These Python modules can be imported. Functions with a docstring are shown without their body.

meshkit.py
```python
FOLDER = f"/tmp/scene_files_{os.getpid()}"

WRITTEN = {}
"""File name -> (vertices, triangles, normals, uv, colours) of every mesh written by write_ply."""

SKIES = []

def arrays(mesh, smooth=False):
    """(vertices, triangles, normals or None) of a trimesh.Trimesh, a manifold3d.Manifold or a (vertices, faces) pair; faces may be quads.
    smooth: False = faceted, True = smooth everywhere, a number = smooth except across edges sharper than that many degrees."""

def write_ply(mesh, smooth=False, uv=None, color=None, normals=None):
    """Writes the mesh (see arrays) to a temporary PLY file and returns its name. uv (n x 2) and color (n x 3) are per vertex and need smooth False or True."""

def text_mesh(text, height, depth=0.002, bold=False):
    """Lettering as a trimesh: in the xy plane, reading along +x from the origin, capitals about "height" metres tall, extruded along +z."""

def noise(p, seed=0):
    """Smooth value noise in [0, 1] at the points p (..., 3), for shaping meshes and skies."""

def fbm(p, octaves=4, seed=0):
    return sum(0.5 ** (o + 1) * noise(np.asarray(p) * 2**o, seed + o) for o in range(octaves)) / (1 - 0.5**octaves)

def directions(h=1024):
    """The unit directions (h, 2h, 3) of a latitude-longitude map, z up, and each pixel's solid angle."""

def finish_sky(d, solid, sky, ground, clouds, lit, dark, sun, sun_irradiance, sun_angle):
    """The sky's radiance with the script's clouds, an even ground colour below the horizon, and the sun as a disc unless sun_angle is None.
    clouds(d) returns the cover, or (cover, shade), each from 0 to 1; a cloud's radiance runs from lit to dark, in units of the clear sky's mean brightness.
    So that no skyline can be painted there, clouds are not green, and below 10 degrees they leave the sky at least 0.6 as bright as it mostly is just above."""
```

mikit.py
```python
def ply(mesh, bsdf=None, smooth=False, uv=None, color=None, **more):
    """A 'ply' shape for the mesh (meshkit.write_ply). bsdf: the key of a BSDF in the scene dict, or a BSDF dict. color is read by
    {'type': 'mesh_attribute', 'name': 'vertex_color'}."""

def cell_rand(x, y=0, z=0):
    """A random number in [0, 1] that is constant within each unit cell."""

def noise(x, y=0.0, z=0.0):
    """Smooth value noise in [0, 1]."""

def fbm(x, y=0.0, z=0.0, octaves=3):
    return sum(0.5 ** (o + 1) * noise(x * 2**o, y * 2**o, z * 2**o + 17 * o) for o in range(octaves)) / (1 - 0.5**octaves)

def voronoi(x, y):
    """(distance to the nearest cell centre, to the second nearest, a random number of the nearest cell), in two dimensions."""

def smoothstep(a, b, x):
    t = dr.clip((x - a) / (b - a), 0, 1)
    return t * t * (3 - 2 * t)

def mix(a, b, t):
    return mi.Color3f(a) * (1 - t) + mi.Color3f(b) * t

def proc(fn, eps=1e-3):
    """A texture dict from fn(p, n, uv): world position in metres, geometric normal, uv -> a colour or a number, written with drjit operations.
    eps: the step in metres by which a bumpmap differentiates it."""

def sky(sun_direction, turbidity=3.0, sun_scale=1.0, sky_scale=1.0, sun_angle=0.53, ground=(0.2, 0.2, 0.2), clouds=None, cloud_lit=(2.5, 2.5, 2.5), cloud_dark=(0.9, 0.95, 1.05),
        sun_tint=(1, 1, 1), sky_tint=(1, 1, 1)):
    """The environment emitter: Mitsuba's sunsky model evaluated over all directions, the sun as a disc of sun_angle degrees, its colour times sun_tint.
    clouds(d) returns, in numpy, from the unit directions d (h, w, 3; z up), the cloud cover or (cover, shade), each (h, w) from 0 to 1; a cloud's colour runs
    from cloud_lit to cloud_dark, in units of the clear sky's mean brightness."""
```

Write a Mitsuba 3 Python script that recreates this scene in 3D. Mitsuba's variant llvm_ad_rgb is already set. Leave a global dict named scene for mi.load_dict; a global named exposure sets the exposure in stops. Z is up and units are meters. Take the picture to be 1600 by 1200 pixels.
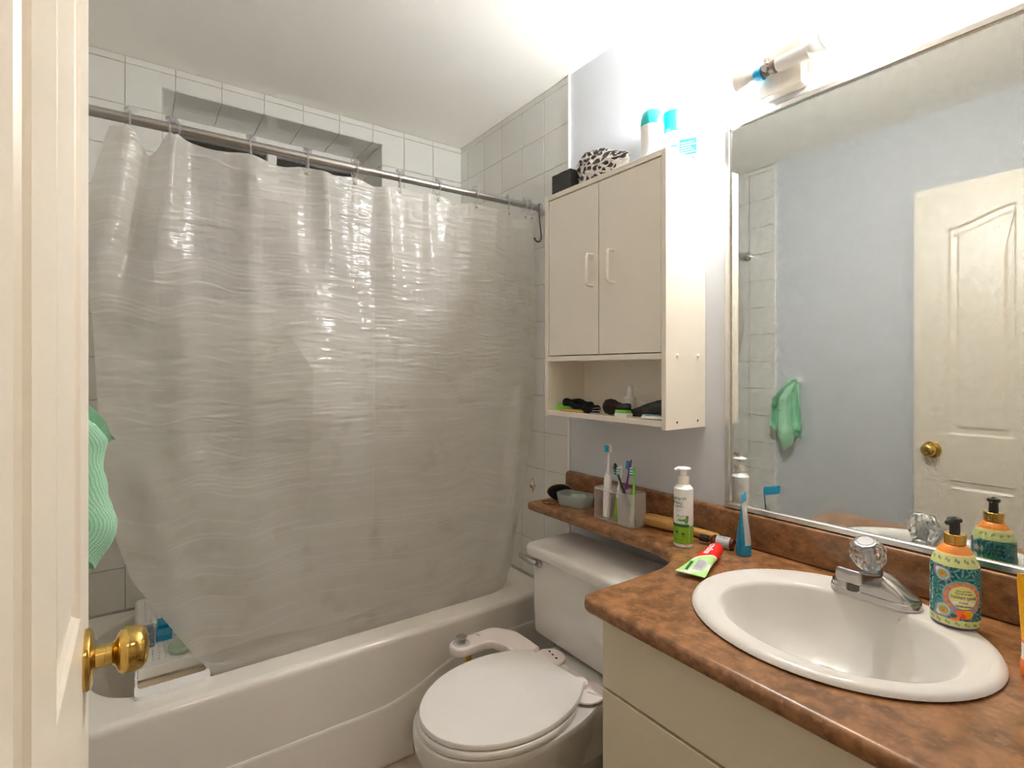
import math, numpy as np, trimesh, shapely, drjit as dr, mitsuba as mi, mikit, meshkit
from shapely.geometry import Polygon, box as sbox, Point
from manifold3d import Manifold, Mesh as MMesh
T = mi.ScalarTransform4f
PI = math.pi
scene, labels = {}, {}

# ------------------------------------------------------------------ camera, lamps, exposure
YAW = math.atan2(586, 824)
CAM = (0.0, 0.0, 1.27)
scene['camera'] = {'type': 'perspective', 'fov': math.degrees(2 * math.atan(800 / 824)), 'fov_axis': 'x', 'near_clip': 0.01, 'far_clip': 50.0,
                   'principal_point_offset_x': 0.0, 'principal_point_offset_y': 23 / 1200,
                   'to_world': T().look_at(origin=list(CAM), target=[math.sin(YAW), math.cos(YAW), CAM[2]], up=[0, 0, 1])}
exposure = 0.56
COOL_BULB = [720, 732, 746]
WARM_BULB = [400, 328, 252]
HALL_LAMP = [24.0, 20.2, 16.2]


# ------------------------------------------------------------------ helpers
def lin(r, g, b):
    c = np.array([r, g, b], float) / 255
    return [float(x) for x in np.where(c < 0.04045, c / 12.92, ((c + 0.055) / 1.055) ** 2.4)]


def rgb(r, g, b):
    return {'type': 'rgb', 'value': [float(x) for x in lin(r, g, b)]}


def mat(name, d):
    d['id'] = name
    scene[name] = d
    return name


def pr(name, c, rough=0.5, spec=0.5, two=True, **k):
    col = rgb(*c) if isinstance(c, tuple) else c
    d = {'type': 'principled', 'base_color': col, 'roughness': rough, 'specular': spec, **k}
    return mat(name, {'type': 'twosided', 'bsdf': d} if two else d)


def new_key(name):
    if name not in labels and not any(k == name or k.startswith(name + '__') for k in scene):
        return name
    i = 1
    while True:
        k = f'{name}_{i:03d}'
        if k not in labels and not any(q == k or q.startswith(k + '__') for q in scene):
            return k
        i += 1


def thing(name, label, cat, group=None):
    k = new_key(name)
    labels[k] = {'label': label, 'category': cat}
    if group:
        labels[k]['group'] = group
    return k


def part(parent, name, mesh, m, smooth=30, label=None, **more):
    k = new_key(parent + '__' + name)
    scene[k] = mikit.ply(mesh, m, smooth=smooth, **more)
    if label:
        labels[k] = {'label': label}
    return k


def solo(name, mesh, m, label, cat, smooth=30, group=None, **more):
    k = thing(name, label, cat, group)
    scene[k] = mikit.ply(mesh, m, smooth=smooth, **more)
    return k


def struct(name, mesh, m, label, smooth=False):
    labels[name] = {'label': label, 'kind': 'structure'}
    if mesh is not None:
        scene[name] = mikit.ply(mesh, m, smooth=smooth)
    return name


cat_ = trimesh.util.concatenate


def cbox(x0, x1, y0, y1, z0, z1, b=0.0):
    """Box with chamfered edges."""
    if b <= 0:
        m = trimesh.creation.box((x1 - x0, y1 - y0, z1 - z0))
        m.apply_translation(((x0 + x1) / 2, (y0 + y1) / 2, (z0 + z1) / 2))
        return m
    b = min(b, (x1 - x0) * .45, (y1 - y0) * .45, (z1 - z0) * .45)
    p = []
    for x, sx in ((x0, 1), (x1, -1)):
        for y, sy in ((y0, 1), (y1, -1)):
            for z, sz in ((z0, 1), (z1, -1)):
                p += [(x, y + sy * b, z + sz * b), (x + sx * b, y, z + sz * b), (x + sx * b, y + sy * b, z)]
    return trimesh.convex.convex_hull(np.array(p))


def rbox(x0, x1, y0, y1, z0, z1, r=0.01, n=3):
    """Box with rounded edges: the hull of eight small spheres."""
    s = trimesh.creation.icosphere(n - 1, r).vertices
    c = np.array([(x, y, z) for x in (x0 + r, x1 - r) for y in (y0 + r, y1 - r) for z in (z0 + r, z1 - r)])
    return trimesh.convex.convex_hull((c[:, None] + s[None]).reshape(-1, 3))


def lathe(prof, c=(0, 0, 0), n=40):
    """Solid of revolution about z through c; prof = [(r, z)...]."""
    m = trimesh.creation.revolve(np.array(prof, float), sections=n)
    m.apply_translation(c)
    return m


def cyl(p0, p1, r0, r1=None, n=24):
    return tube([p0, p1], [r0, r0 if r1 is None else r1], n)


def tube(path, r, n=12, closed=False):
    P = np.array(path, float)
    N = len(P)
    R = np.full(N, r, float) if np.isscalar(r) else np.array(r, float)
    tan = np.gradient(P, axis=0) if not closed else np.roll(P, -1, 0) - np.roll(P, 1, 0)
    tan /= np.linalg.norm(tan, axis=1, keepdims=True)
    u = np.cross(tan[0], [0, 0, 1] if abs(tan[0][2]) < .9 else [1, 0, 0])
    rings = []
    a = np.arange(n) * 2 * PI / n
    for i in range(N):
        u = u - tan[i] * (u @ tan[i])
        u /= np.linalg.norm(u)
        w = np.cross(tan[i], u)
        rings.append(P[i] + R[i] * (np.cos(a)[:, None] * u + np.sin(a)[:, None] * w))
    return loft(rings, closed=closed)


def loft(rings, closed=False, cap=(True, True)):
    R = np.array(rings, float)
    k, n = R.shape[:2]
    V = R.reshape(-1, 3)
    i, j = np.meshgrid(np.arange(k if closed else k - 1), np.arange(n), indexing='ij')
    a, b = i * n + j, i * n + (j + 1) % n
    c, d = ((i + 1) % k) * n + j, ((i + 1) % k) * n + (j + 1) % n
    F = np.concatenate([np.stack([a, b, d], -1).reshape(-1, 3), np.stack([a, d, c], -1).reshape(-1, 3)])
    V, F = list(V), list(F)
    if not closed:
        for which, ring, off in ((0, R[0], 0), (1, R[-1], (k - 1) * n)):
            if cap[which]:
                V.append(ring.mean(0))
                q = len(V) - 1
                for t in range(n):
                    x, y = off + t, off + (t + 1) % n
                    F.append([q, y, x] if which == 0 else [q, x, y])
    m = trimesh.Trimesh(np.array(V), np.array(F), process=False)
    trimesh.repair.fix_inversion(m)
    return m


def rr(cx, cy, hx, hy, r, z, n=8):
    """Rounded rectangle ring, counter-clockwise."""
    r = min(r, hx, hy)
    p = []
    for sx, sy, a0 in ((1, 1, 0), (-1, 1, 90), (-1, -1, 180), (1, -1, 270)):
        for a in np.radians(np.linspace(a0, a0 + 90, n)):
            p.append((cx + sx * (hx - r) + r * math.cos(a), cy + sy * (hy - r) + r * math.sin(a), z))
    return np.array(p)


def ell(cx, cy, a, b, z, n=64):
    t = np.arange(n) * 2 * PI / n
    return np.stack([cx + a * np.cos(t), cy + b * np.sin(t), np.full(n, z)], 1)


def pillow(pts, prof):
    """Closed outline pts (n x 2, ccw) carried through prof = [(inset, height)...], capped."""
    P = np.array(pts, float)
    if Polygon(P).exterior.is_ccw is False:
        P = P[::-1]
    e = np.roll(P, -1, 0) - P
    e /= np.linalg.norm(e, axis=1, keepdims=True)
    nrm = np.stack([-e[:, 1], e[:, 0]], 1)
    pn = np.roll(nrm, 1, 0)
    mit = nrm + pn
    mit /= np.maximum((mit * nrm).sum(1), .3)[:, None]
    rings = [np.c_[P + mit * d, np.full(len(P), h)] for d, h in prof]
    body = loft(rings, cap=(False, False))
    caps = []
    for ring, flip in ((rings[0], True), (rings[-1], False)):
        v, f = trimesh.creation.triangulate_polygon(Polygon(ring[:, :2]), engine='earcut')
        v = np.c_[v, np.full(len(v), ring[0, 2])]
        m = trimesh.Trimesh(v, f, process=False)
        if (m.face_normals[:, 2].mean() > 0) == flip:
            m.invert()
        caps.append(m)
    m = cat_([body] + caps)
    m.merge_vertices(digits_vertex=7)
    trimesh.repair.fix_normals(m)
    return m


def bull(z0, z1, r, n=4):
    """Profile of a plate z0..z1 with rounded edges."""
    a = np.linspace(0, PI / 2, n)
    return [(r - r * math.sin(t), z0 + r - r * math.cos(t)) for t in a] + [(r - r * math.cos(t), z1 - r + r * math.sin(t)) for t in a]


def arc_round(pts, radii, n=6):
    """Rounds the corners of a polygon."""
    out = []
    P = [np.array(p, float) for p in pts]
    for i, p in enumerate(P):
        r = radii[i] if not np.isscalar(radii) else radii
        if r <= 0:
            out.append(p)
            continue
        a, b = P[i - 1] - p, P[(i + 1) % len(P)] - p
        a /= np.linalg.norm(a)
        b /= np.linalg.norm(b)
        half = math.acos(np.clip(a @ b, -1, 1)) / 2
        d = r / math.tan(half)
        c = p + (a + b) / np.linalg.norm(a + b) * r / math.sin(half)
        s, e = p + a * d - c, p + b * d - c
        a0, a1 = math.atan2(s[1], s[0]), math.atan2(e[1], e[0])
        da = (a1 - a0 + PI) % (2 * PI) - PI
        for t in np.linspace(0, 1, n):
            out.append(c + r * np.array([math.cos(a0 + da * t), math.sin(a0 + da * t)]))
    return np.array(out)


def frame(o, x, y):
    x = np.array(x, float) / np.linalg.norm(x)
    y = np.array(y, float)
    y = y - x * (x @ y)
    y /= np.linalg.norm(y)
    M = np.eye(4)
    M[:3, 0], M[:3, 1], M[:3, 2], M[:3, 3] = x, y, np.cross(x, y), o
    return M


def put(mesh, M):
    m = mesh.copy()
    m.apply_transform(M)
    return m


def extr(poly, h):
    gs = getattr(poly, 'geoms', [poly])
    return cat_([trimesh.creation.extrude_polygon(g, h, engine='earcut') for g in gs if g.area > 1e-12])


def fine(mesh, size):
    v, f = trimesh.remesh.subdivide_to_size(mesh.vertices, mesh.faces, size, max_iter=12)
    return trimesh.Trimesh(v, f, process=False)


def wrap(mesh, c, R, th0, z0, size=.004):
    """Bends a flat decal (x right, y up, z outward) round the upright cylinder at c; its origin lands at angle th0, height z0."""
    m = fine(mesh, size)
    v = m.vertices
    th = th0 + v[:, 0] / R
    r = R + v[:, 2]
    return trimesh.Trimesh(np.c_[c[0] + r * np.cos(th), c[1] + r * np.sin(th), z0 + v[:, 1]], m.faces, process=False)


def text(s, h, depth=.0006, center=True, bold=False):
    m = meshkit.text_mesh(s, h, depth, bold)
    if center:
        b = m.bounds
        m.apply_translation((-(b[0, 0] + b[1, 0]) / 2, 0, 0))
    return m


def sub(a, *bs):
    def mf(m):
        m = m.copy()
        m.merge_vertices(digits_vertex=7)
        return Manifold(MMesh(np.array(m.vertices, np.float32), np.array(m.faces, np.uint32)))
    A = mf(a)
    for b in bs:
        A = A - mf(b)
    q = A.to_mesh()
    return trimesh.Trimesh(q.vert_properties[:, :3], q.tri_verts, process=False)


def toward(c):
    """Angle about the upright axis at c that faces the doorway."""
    return math.atan2(CAM[1] - c[1], CAM[0] - c[0])


def smooth01(a, b, x):
    t = np.clip((x - a) / (b - a), 0, 1)
    return t * t * (3 - 2 * t)


# ------------------------------------------------------------------ materials
pr('paint_blue', (204, 207, 212), .6, .3)
pr('paint_ceiling', (236, 234, 228), .9, .1)
pr('tile_white', (226, 226, 221), .12, .5)
pr('grout', (196, 192, 182), .8, .2)
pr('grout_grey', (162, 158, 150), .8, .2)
pr('enamel', (232, 227, 219), .12, .5)
pr('porcelain', (216, 213, 208), .1, .5)
pr('seat_plastic', (226, 223, 220), .2, .5)
pr('bidet_plastic', (238, 228, 226), .25, .5)
pr('cabinet_white', (232, 225, 212), .4, .4)
pr('vanity_cream', (207, 197, 176), .4, .4)
pr('white_plastic', (240, 239, 237), .3, .5)
pr('offwhite_plastic', (238, 232, 222), .3, .5)
pr('black_plastic', (22, 21, 21), .3, .5)
pr('black_cloth', (18, 17, 17), .9, .2)
pr('dark_line', (40, 36, 34), .6, .3)
pr('dark_metal', (88, 82, 76), .35, .5, metallic=.7)
pr('teal_plastic', (20, 190, 190), .3, .5)
pr('blue_plastic', (8, 128, 168), .25, .5)
pr('bright_blue', (22, 160, 215), .25, .5)
pr('cyan_print', (30, 190, 215), .4, .4)
pr('grey_label', (188, 190, 192), .35, .5)
pr('grey_print', (122, 122, 122), .6, .3)
pr('green_print', (126, 170, 40), .5, .3)
pr('dark_green', (38, 92, 44), .5, .3)
pr('mid_green', (92, 140, 84), .5, .3)
pr('pale_green', (206, 222, 196), .5, .3)
pr('lime', (120, 200, 60), .4, .4)
pr('red_print', (232, 36, 20), .3, .5)
pr('orange_plastic', (240, 110, 28), .25, .5)
pr('yellow_plastic', (246, 178, 10), .25, .5)
pr('orange_print', (236, 130, 50), .45, .4)
pr('lilac_print', (150, 140, 165), .45, .4)
pr('label_yellow', (222, 220, 138), .45, .4)
pr('navy_print', (18, 44, 74), .5, .3)
pr('gold_print', (208, 152, 62), .5, .3)
pr('seafoam_print', (128, 184, 150), .5, .3)
pr('purple_plastic', (104, 50, 140), .3, .5)
pr('purple_base', (72, 52, 102), .35, .5)
pr('soap_green', (170, 188, 166), .5, .4)
pr('tan_wood', (196, 152, 92), .5, .3)
pr('bristle', (150, 120, 70), .8, .2)
pr('dark_bristle', (40, 30, 26), .9, .2)
pr('amber_glass', (74, 34, 12), .12, .5)
mat('frost_plastic', {'type': 'principledthin', 'base_color': {'type': 'rgb', 'value': [.80, .84, .82]}, 'roughness': .3, 'spec_trans': .45, 'diff_trans': 1.0, 'eta': 1.4})
pr('brown_cord', (116, 74, 36), .7, .3)
pr('black_box', (50, 48, 47), .5, .3)
pr('joint_brown', (120, 104, 98), .4, .4)
pr('cloth_hook', (236, 236, 232), .3, .5)
pr('gold_collar', (214, 172, 92), .18, .5, metallic=1.0)
pr('brass', (216, 182, 104), .09, .5, metallic=1.0)
pr('chrome', (206, 206, 206), .1, .5, metallic=1.0)
pr('worn_chrome', (182, 180, 178), .2, .5, metallic=1.0)
pr('rod_metal', (178, 174, 170), .28, .5, metallic=1.0)
pr('frame_metal', (220, 218, 214), .25, .5, metallic=1.0)
pr('dull_beige', (172, 156, 134), .6, .3)
pr('steel', (190, 186, 180), .3, .5, metallic=1.0)
mat('mirror_glass', {'type': 'conductor', 'material': 'none', 'specular_reflectance': {'type': 'rgb', 'value': [.80, .83, .81]}})
mat('clear_plastic', {'type': 'principled', 'base_color': {'type': 'rgb', 'value': [.93, .93, .93]}, 'roughness': .08, 'spec_trans': .85, 'eta': 1.3})
mat('crystal', {'type': 'dielectric', 'int_ior': 1.49, 'ext_ior': 1.0})
mat('acrylic', {'type': 'blendbsdf', 'weight': .17, 'a': {'type': 'thindielectric', 'int_ior': 1.4}, 'b': {'type': 'twosided', 'bsdf': {'type': 'diffuse', 'reflectance': {'type': 'rgb', 'value': [.90, .89, .87]}}}})
mat('pane_glass', {'type': 'thindielectric', 'int_ior': 1.5})
mat('clear_film', {'type': 'principledthin', 'base_color': {'type': 'rgb', 'value': [.9, .92, .95]}, 'roughness': .1, 'spec_trans': .85, 'diff_trans': 1.0, 'eta': 1.4})

fbm, noise, vor, sst, mix = mikit.fbm, mikit.noise, mikit.voronoi, mikit.smoothstep, mikit.mix
L = lin


def counter_fn(p, n, uv):
    a = fbm(p.x * 42 + 2 * fbm(p.y * 30, p.x * 30, p.z * 30), p.y * 42, p.z * 42, 4)
    b = fbm(p.x * 130, p.y * 130, p.z * 130 + 7, 3)
    c = mix(L(104, 70, 42), L(148, 104, 68), sst(.2, .85, a))
    c = mix(c, L(168, 126, 90), .45 * sst(.5, .85, b))
    return mix(c, L(84, 54, 30), .4 * sst(.55, .8, fbm(p.x * 60 + 31, p.y * 60, p.z * 60, 3)))


pr('laminate', mikit.proc(counter_fn), .27, .5)


def floor_fn(p, n, uv):
    a = fbm(p.x * 9, p.y * 9, 0, 4)
    return mix(L(120, 108, 94), L(160, 148, 132), sst(.3, .7, a))


pr('vinyl', mikit.proc(floor_fn), .35, .4)


def motif_fn(p, n, uv):
    a = fbm(p.y * 160, p.z * 160, 3, 3)
    return mix(mix(L(120, 76, 40), L(214, 196, 170), sst(.35, .6, a)), L(240, 236, 228), sst(.786, .790, p.z + .006 * noise(p.y * 260)))


pr('motif_print', mikit.proc(motif_fn), .2, .5)


def towel_fn(p, n, uv):
    u, v = uv.x * 64, uv.y * 120
    g = sst(.2, .7, dr.abs(dr.sin(u * PI))) * sst(.2, .7, dr.abs(dr.sin(v * PI)))
    return mix(L(132, 196, 158), L(200, 232, 210), g * (0.6 + .4 * fbm(uv.x * 8, uv.y * 9, 2, 3)))


pr('towel_cloth', mikit.proc(towel_fn), .95, .1, sheen=.3)


def spots_fn(p, n, uv):
    wx = .02 * fbm(p.y * 30, p.z * 30, p.x * 30, 2)
    f1, f2, w = vor((p.y + .5 * p.x + wx) * 44, (p.z - .35 * p.x + wx) * 50)
    return mix(L(228, 222, 218), L(58, 53, 52), sst(.22, .30, f2 - f1))


pr('spot_cloth', mikit.proc(spots_fn), .6, .3)


def grain_fn(p, n, uv):
    return .00035 * fbm(p.x * 300, p.y * 300 + 4 * fbm(p.z * 4, p.y * 12, 0, 2), p.z * 7, 3)


mat('door_paint', {'type': 'twosided', 'bsdf': {'type': 'bumpmap', 'arbitrary': mikit.proc(grain_fn), 'scale': 1.0,
    'bsdf': {'type': 'principled', 'base_color': rgb(228, 220, 207), 'roughness': .35, 'specular': .5}}})


def bamboo_fn(p, n, uv):
    a = fbm(p.x * 240, p.y * 14, p.z * 240, 3)
    return mix(L(170, 124, 66), L(200, 156, 92), sst(.2, .8, a))


pr('bamboo', mikit.proc(bamboo_fn), .45, .4)

SOAP_C = (1.226, .3185)
SOAP_R = .0365
SOAP_TH = toward(SOAP_C)


def soap_fn(p, n, uv):
    th = dr.atan2(p.y - SOAP_C[1], p.x - SOAP_C[0]) - SOAP_TH
    th = th - 2 * PI * dr.floor(th / (2 * PI) + .5)
    s, h = th * SOAP_R, p.z - .80
    q = .0215
    x, y = s / q, h / q
    bx, by, best = mi.Float(0), mi.Float(0), mi.Float(9)
    for a in (-1, 0, 1):
        for b in (-1, 0, 1):
            cx, cy = dr.floor(x) + a, dr.floor(y) + b
            dx, dy = x - cx - .3 - .4 * mikit.cell_rand(cx, cy, 1), y - cy - .3 - .4 * mikit.cell_rand(cx, cy, 2)
            d = dx * dx + dy * dy
            bx, by, best = dr.select(d < best, dx, bx), dr.select(d < best, dy, by), dr.minimum(best, d)
    r = dr.sqrt(best)
    leaf = dr.sin(8 * dr.atan2(by, bx) + 6 * r) - .15 + .5 * dr.sin(13 * r)
    c = mix(L(64, 150, 136), L(16, 58, 84), sst(-.25, .1, leaf))
    back = (sst(2.6, 2.65, th) + sst(-2.40, -2.45, th)) * sst(.085, .084, h)
    c = mix(c, L(52, 152, 112), back)
    flower = sst(.9, .6, r / (.36 + .12 * dr.cos(6 * dr.atan2(by, bx)))) * sst(-1.0, -1.05, th)
    c = mix(c, L(214, 212, 204), flower)
    band = mix(L(206, 212, 140), L(30, 66, 60), sst(.0009, .0003, dr.abs(dr.abs(h - .0155 - .0016 * dr.sin(s * 900)) - .0012)) * sst(-.4, .2, dr.sin(s * 450)))
    top = mix(L(206, 212, 140), L(30, 66, 60), sst(.0011, .0004, dr.abs(dr.abs(h - .126 - .0016 * dr.sin(s * 800)) - .0013)) * sst(-.4, .2, dr.sin(s * 400)))
    c = mix(c, band, sst(.0225, .0222, h))
    c = mix(c, top, sst(.1148, .115, h))
    c = mix(c, L(232, 138, 44), sst(.1353, .1358, h))
    c = mix(c, L(250, 214, 150), sst(.0016, .0008, dr.abs(h - .1345)))
    return mix(c, L(74, 54, 104), sst(.0095, .0092, h))


pr('soap_label', mikit.proc(soap_fn), .18, .5, clearcoat=.4)

PASTE_A, PASTE_B = np.array([1.030, .748, .800]), np.array([1.218, .800, .812])
PASTE_D = (PASTE_B - PASTE_A) / np.linalg.norm(PASTE_B - PASTE_A)
PASTE_S = np.array([-PASTE_D[1], PASTE_D[0], 0]) / math.hypot(PASTE_D[0], PASTE_D[1])   # sideways, towards the tub


def paste_fn(p, n, uv):
    ax, ay, az = [p[i] - float(PASTE_A[i]) for i in range(3)]
    t = (ax * PASTE_D[0] + ay * PASTE_D[1] + az * PASTE_D[2])
    s = ax * PASTE_S[0] + ay * PASTE_S[1]
    c = mix(L(176, 224, 140), L(216, 232, 206), sst(-.02, .01, dr.sin(t * 70 + s * 90) * .02 - .01))
    edge = .098 - .9 * s + .25 * s * s / .02
    c = mix(c, L(246, 246, 240), sst(edge - .0035, edge - .002, t))
    return mix(c, L(228, 30, 18), sst(edge, edge + .0015, t) * sst(.024, .020, s))


pr('paste_print', mikit.proc(paste_fn), .28, .5)

# the curtain's plastic: thin, cloudy, a little see-through, creased
def weave(p):
    wob = .011 * dr.sin(p.x * 19 + 3 * dr.sin(p.x * 5)) + .022 * (fbm(p.x * 7, p.z * 9, 0, 3) - .5)
    q = (p.z + wob) / .0125
    row = dr.floor(q)
    st = noise(p.x * 5.5, row * 1.37, 0)
    return dr.exp(-dr.square((q - row - .5) / .16)) * sst(.40, .80, st), noise(p.x * 3, row * .73, 4)


def curtain_clear(p, n, uv):
    line, band = weave(p)
    return .42 * (1 - .65 * line) * (.8 + .4 * band)


def curtain_color(p, n, uv):
    line, band = weave(p)
    mottle = fbm(p.x * 14, p.z * 14, p.y * 4, 4)
    c = mix(L(240, 237, 230), L(245, 243, 238), band)
    c = mix(c, L(206, 196, 178), .32 * sst(.52, .85, mottle))
    return mix(c, L(253, 252, 250), .65 * line)


mat('curtain_vinyl', {'type': 'principledthin', 'base_color': mikit.proc(curtain_color), 'roughness': .24, 'spec_trans': mikit.proc(curtain_clear), 'diff_trans': .85, 'eta': 1.6})

# ------------------------------------------------------------------ the room
XR, XL, YB, YF, ZC = 1.357, -.163, 2.358, .08, 2.402
struct('floor', cbox(-1.0, 1.8, -1.8, 2.75, -.1, 0), 'vinyl', 'brown grey vinyl floor between the toilet and the bathtub')
struct('ceiling', cbox(-1.0, 1.8, -1.8, 2.75, ZC, ZC + .1), 'paint_ceiling', 'white ceiling')
struct('wall_right', cbox(XR, XR + .1, YF - .11, 2.75, 0, ZC), 'paint_blue', 'pale blue grey painted wall behind the mirror and cabinet')
struct('wall_left', cbox(XL - .1, XL, YF - .11, 2.75, 0, ZC), 'paint_blue', 'pale blue grey painted wall behind the open door')
RX0, RX1, RZ0, RZ1, RD = .076, .933, 1.50, 2.32, .27
struct('wall_back', cat_([cbox(XL, RX0, YB, YB + .32, 0, ZC), cbox(RX1, XR, YB, YB + .32, 0, ZC),
                          cbox(RX0, RX1, YB, YB + .32, 0, RZ0), cbox(RX0, RX1, YB, YB + .32, RZ1, ZC)]), 'grout', 'tiled wall behind the bathtub with a window recess')
struct('wall_front', cat_([cbox(XL, -.09, YF - .11, YF, 0, ZC), cbox(.69, XR, YF - .11, YF, 0, ZC), cbox(-.09, .69, YF - .11, YF, 2.07, ZC)]), 'paint_blue', 'wall round the bathroom doorway')
struct('wall_hall', cat_([cbox(-1.0, 1.8, -1.9, -1.8, 0, ZC), cbox(-1.1, -1.0, -1.8, YF - .11, 0, ZC), cbox(1.8, 1.9, -1.8, YF - .11, 0, ZC),
                          cbox(-1.0, XL - .1, YF - .11, YF, 0, ZC), cbox(XR + .1, 1.8, YF - .11, YF, 0, ZC)]), 'cabinet_white', 'cream hallway walls outside the doorway')

# grout beds of the two end walls
part('wall_right', 'grout_bed', cbox(XR - .002, XR, 1.527, YB, .40, ZC), 'grout', False)
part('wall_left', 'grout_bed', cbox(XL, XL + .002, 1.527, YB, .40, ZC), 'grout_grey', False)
zs = [2.400] + [2.374 - .1515 * k for k in range(14)]
G, TT = .0013, .004
_cache = {}


def tile(parent, name, kind, a0, a1, z0, z1, poly=None):
    """One glazed tile: on the back wall a runs along x, on the end walls along y."""
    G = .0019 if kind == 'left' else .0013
    a0, a1, z0, z1 = a0 + G, a1 - G, z0 + G, z1 - G
    if a1 - a0 < .004 or z1 - z0 < .004:
        return
    if kind == 'back':
        m = cbox(a0, a1, YB - TT, YB, z0, z1, .0016)
    elif kind == 'right':
        m = cbox(XR - TT, XR - .0005, a0, a1, z0, z1, .0016)
    else:
        m = cbox(XL + .0005, XL + TT, a0, a1, z0, z1, .0016)
    return part(parent, name, m, 'tile_white', False)


xs = [XL] + [-.035 + .1537 * j for j in range(10)]
xs = [x for x in xs if x < XR - .01] + [XR]
hole = (RX0, RX1, RZ0, RZ1)
for k in range(len(zs) - 1):
    z1, z0 = zs[k], zs[k + 1]
    for j in range(len(xs) - 1):
        x0, x1 = xs[j], xs[j + 1]
        ix0, ix1, iz0, iz1 = max(x0, RX0), min(x1, RX1), max(z0, RZ0), min(z1, RZ1)
        if ix1 - ix0 < .003 or iz1 - iz0 < .003:
            tile('wall_back', 'tile', 'back', x0, x1, z0, z1)
            continue
        poly = sbox(x0 + G, z0 + G, x1 - G, z1 - G).difference(sbox(RX0, RZ0, RX1, RZ1))
        if poly.area < 1e-5:
            continue
        m = extr(poly, TT)
        m.apply_transform(np.array([[1, 0, 0, 0], [0, 0, -1, YB], [0, 1, 0, 0], [0, 0, 0, 1.]]))
        part('wall_back', 'tile', m, 'tile_white', False)
ys = [1.525 + .152 * j for j in range(6)] + [YB - TT]
motif_at = (1.753, .7835)
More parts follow.
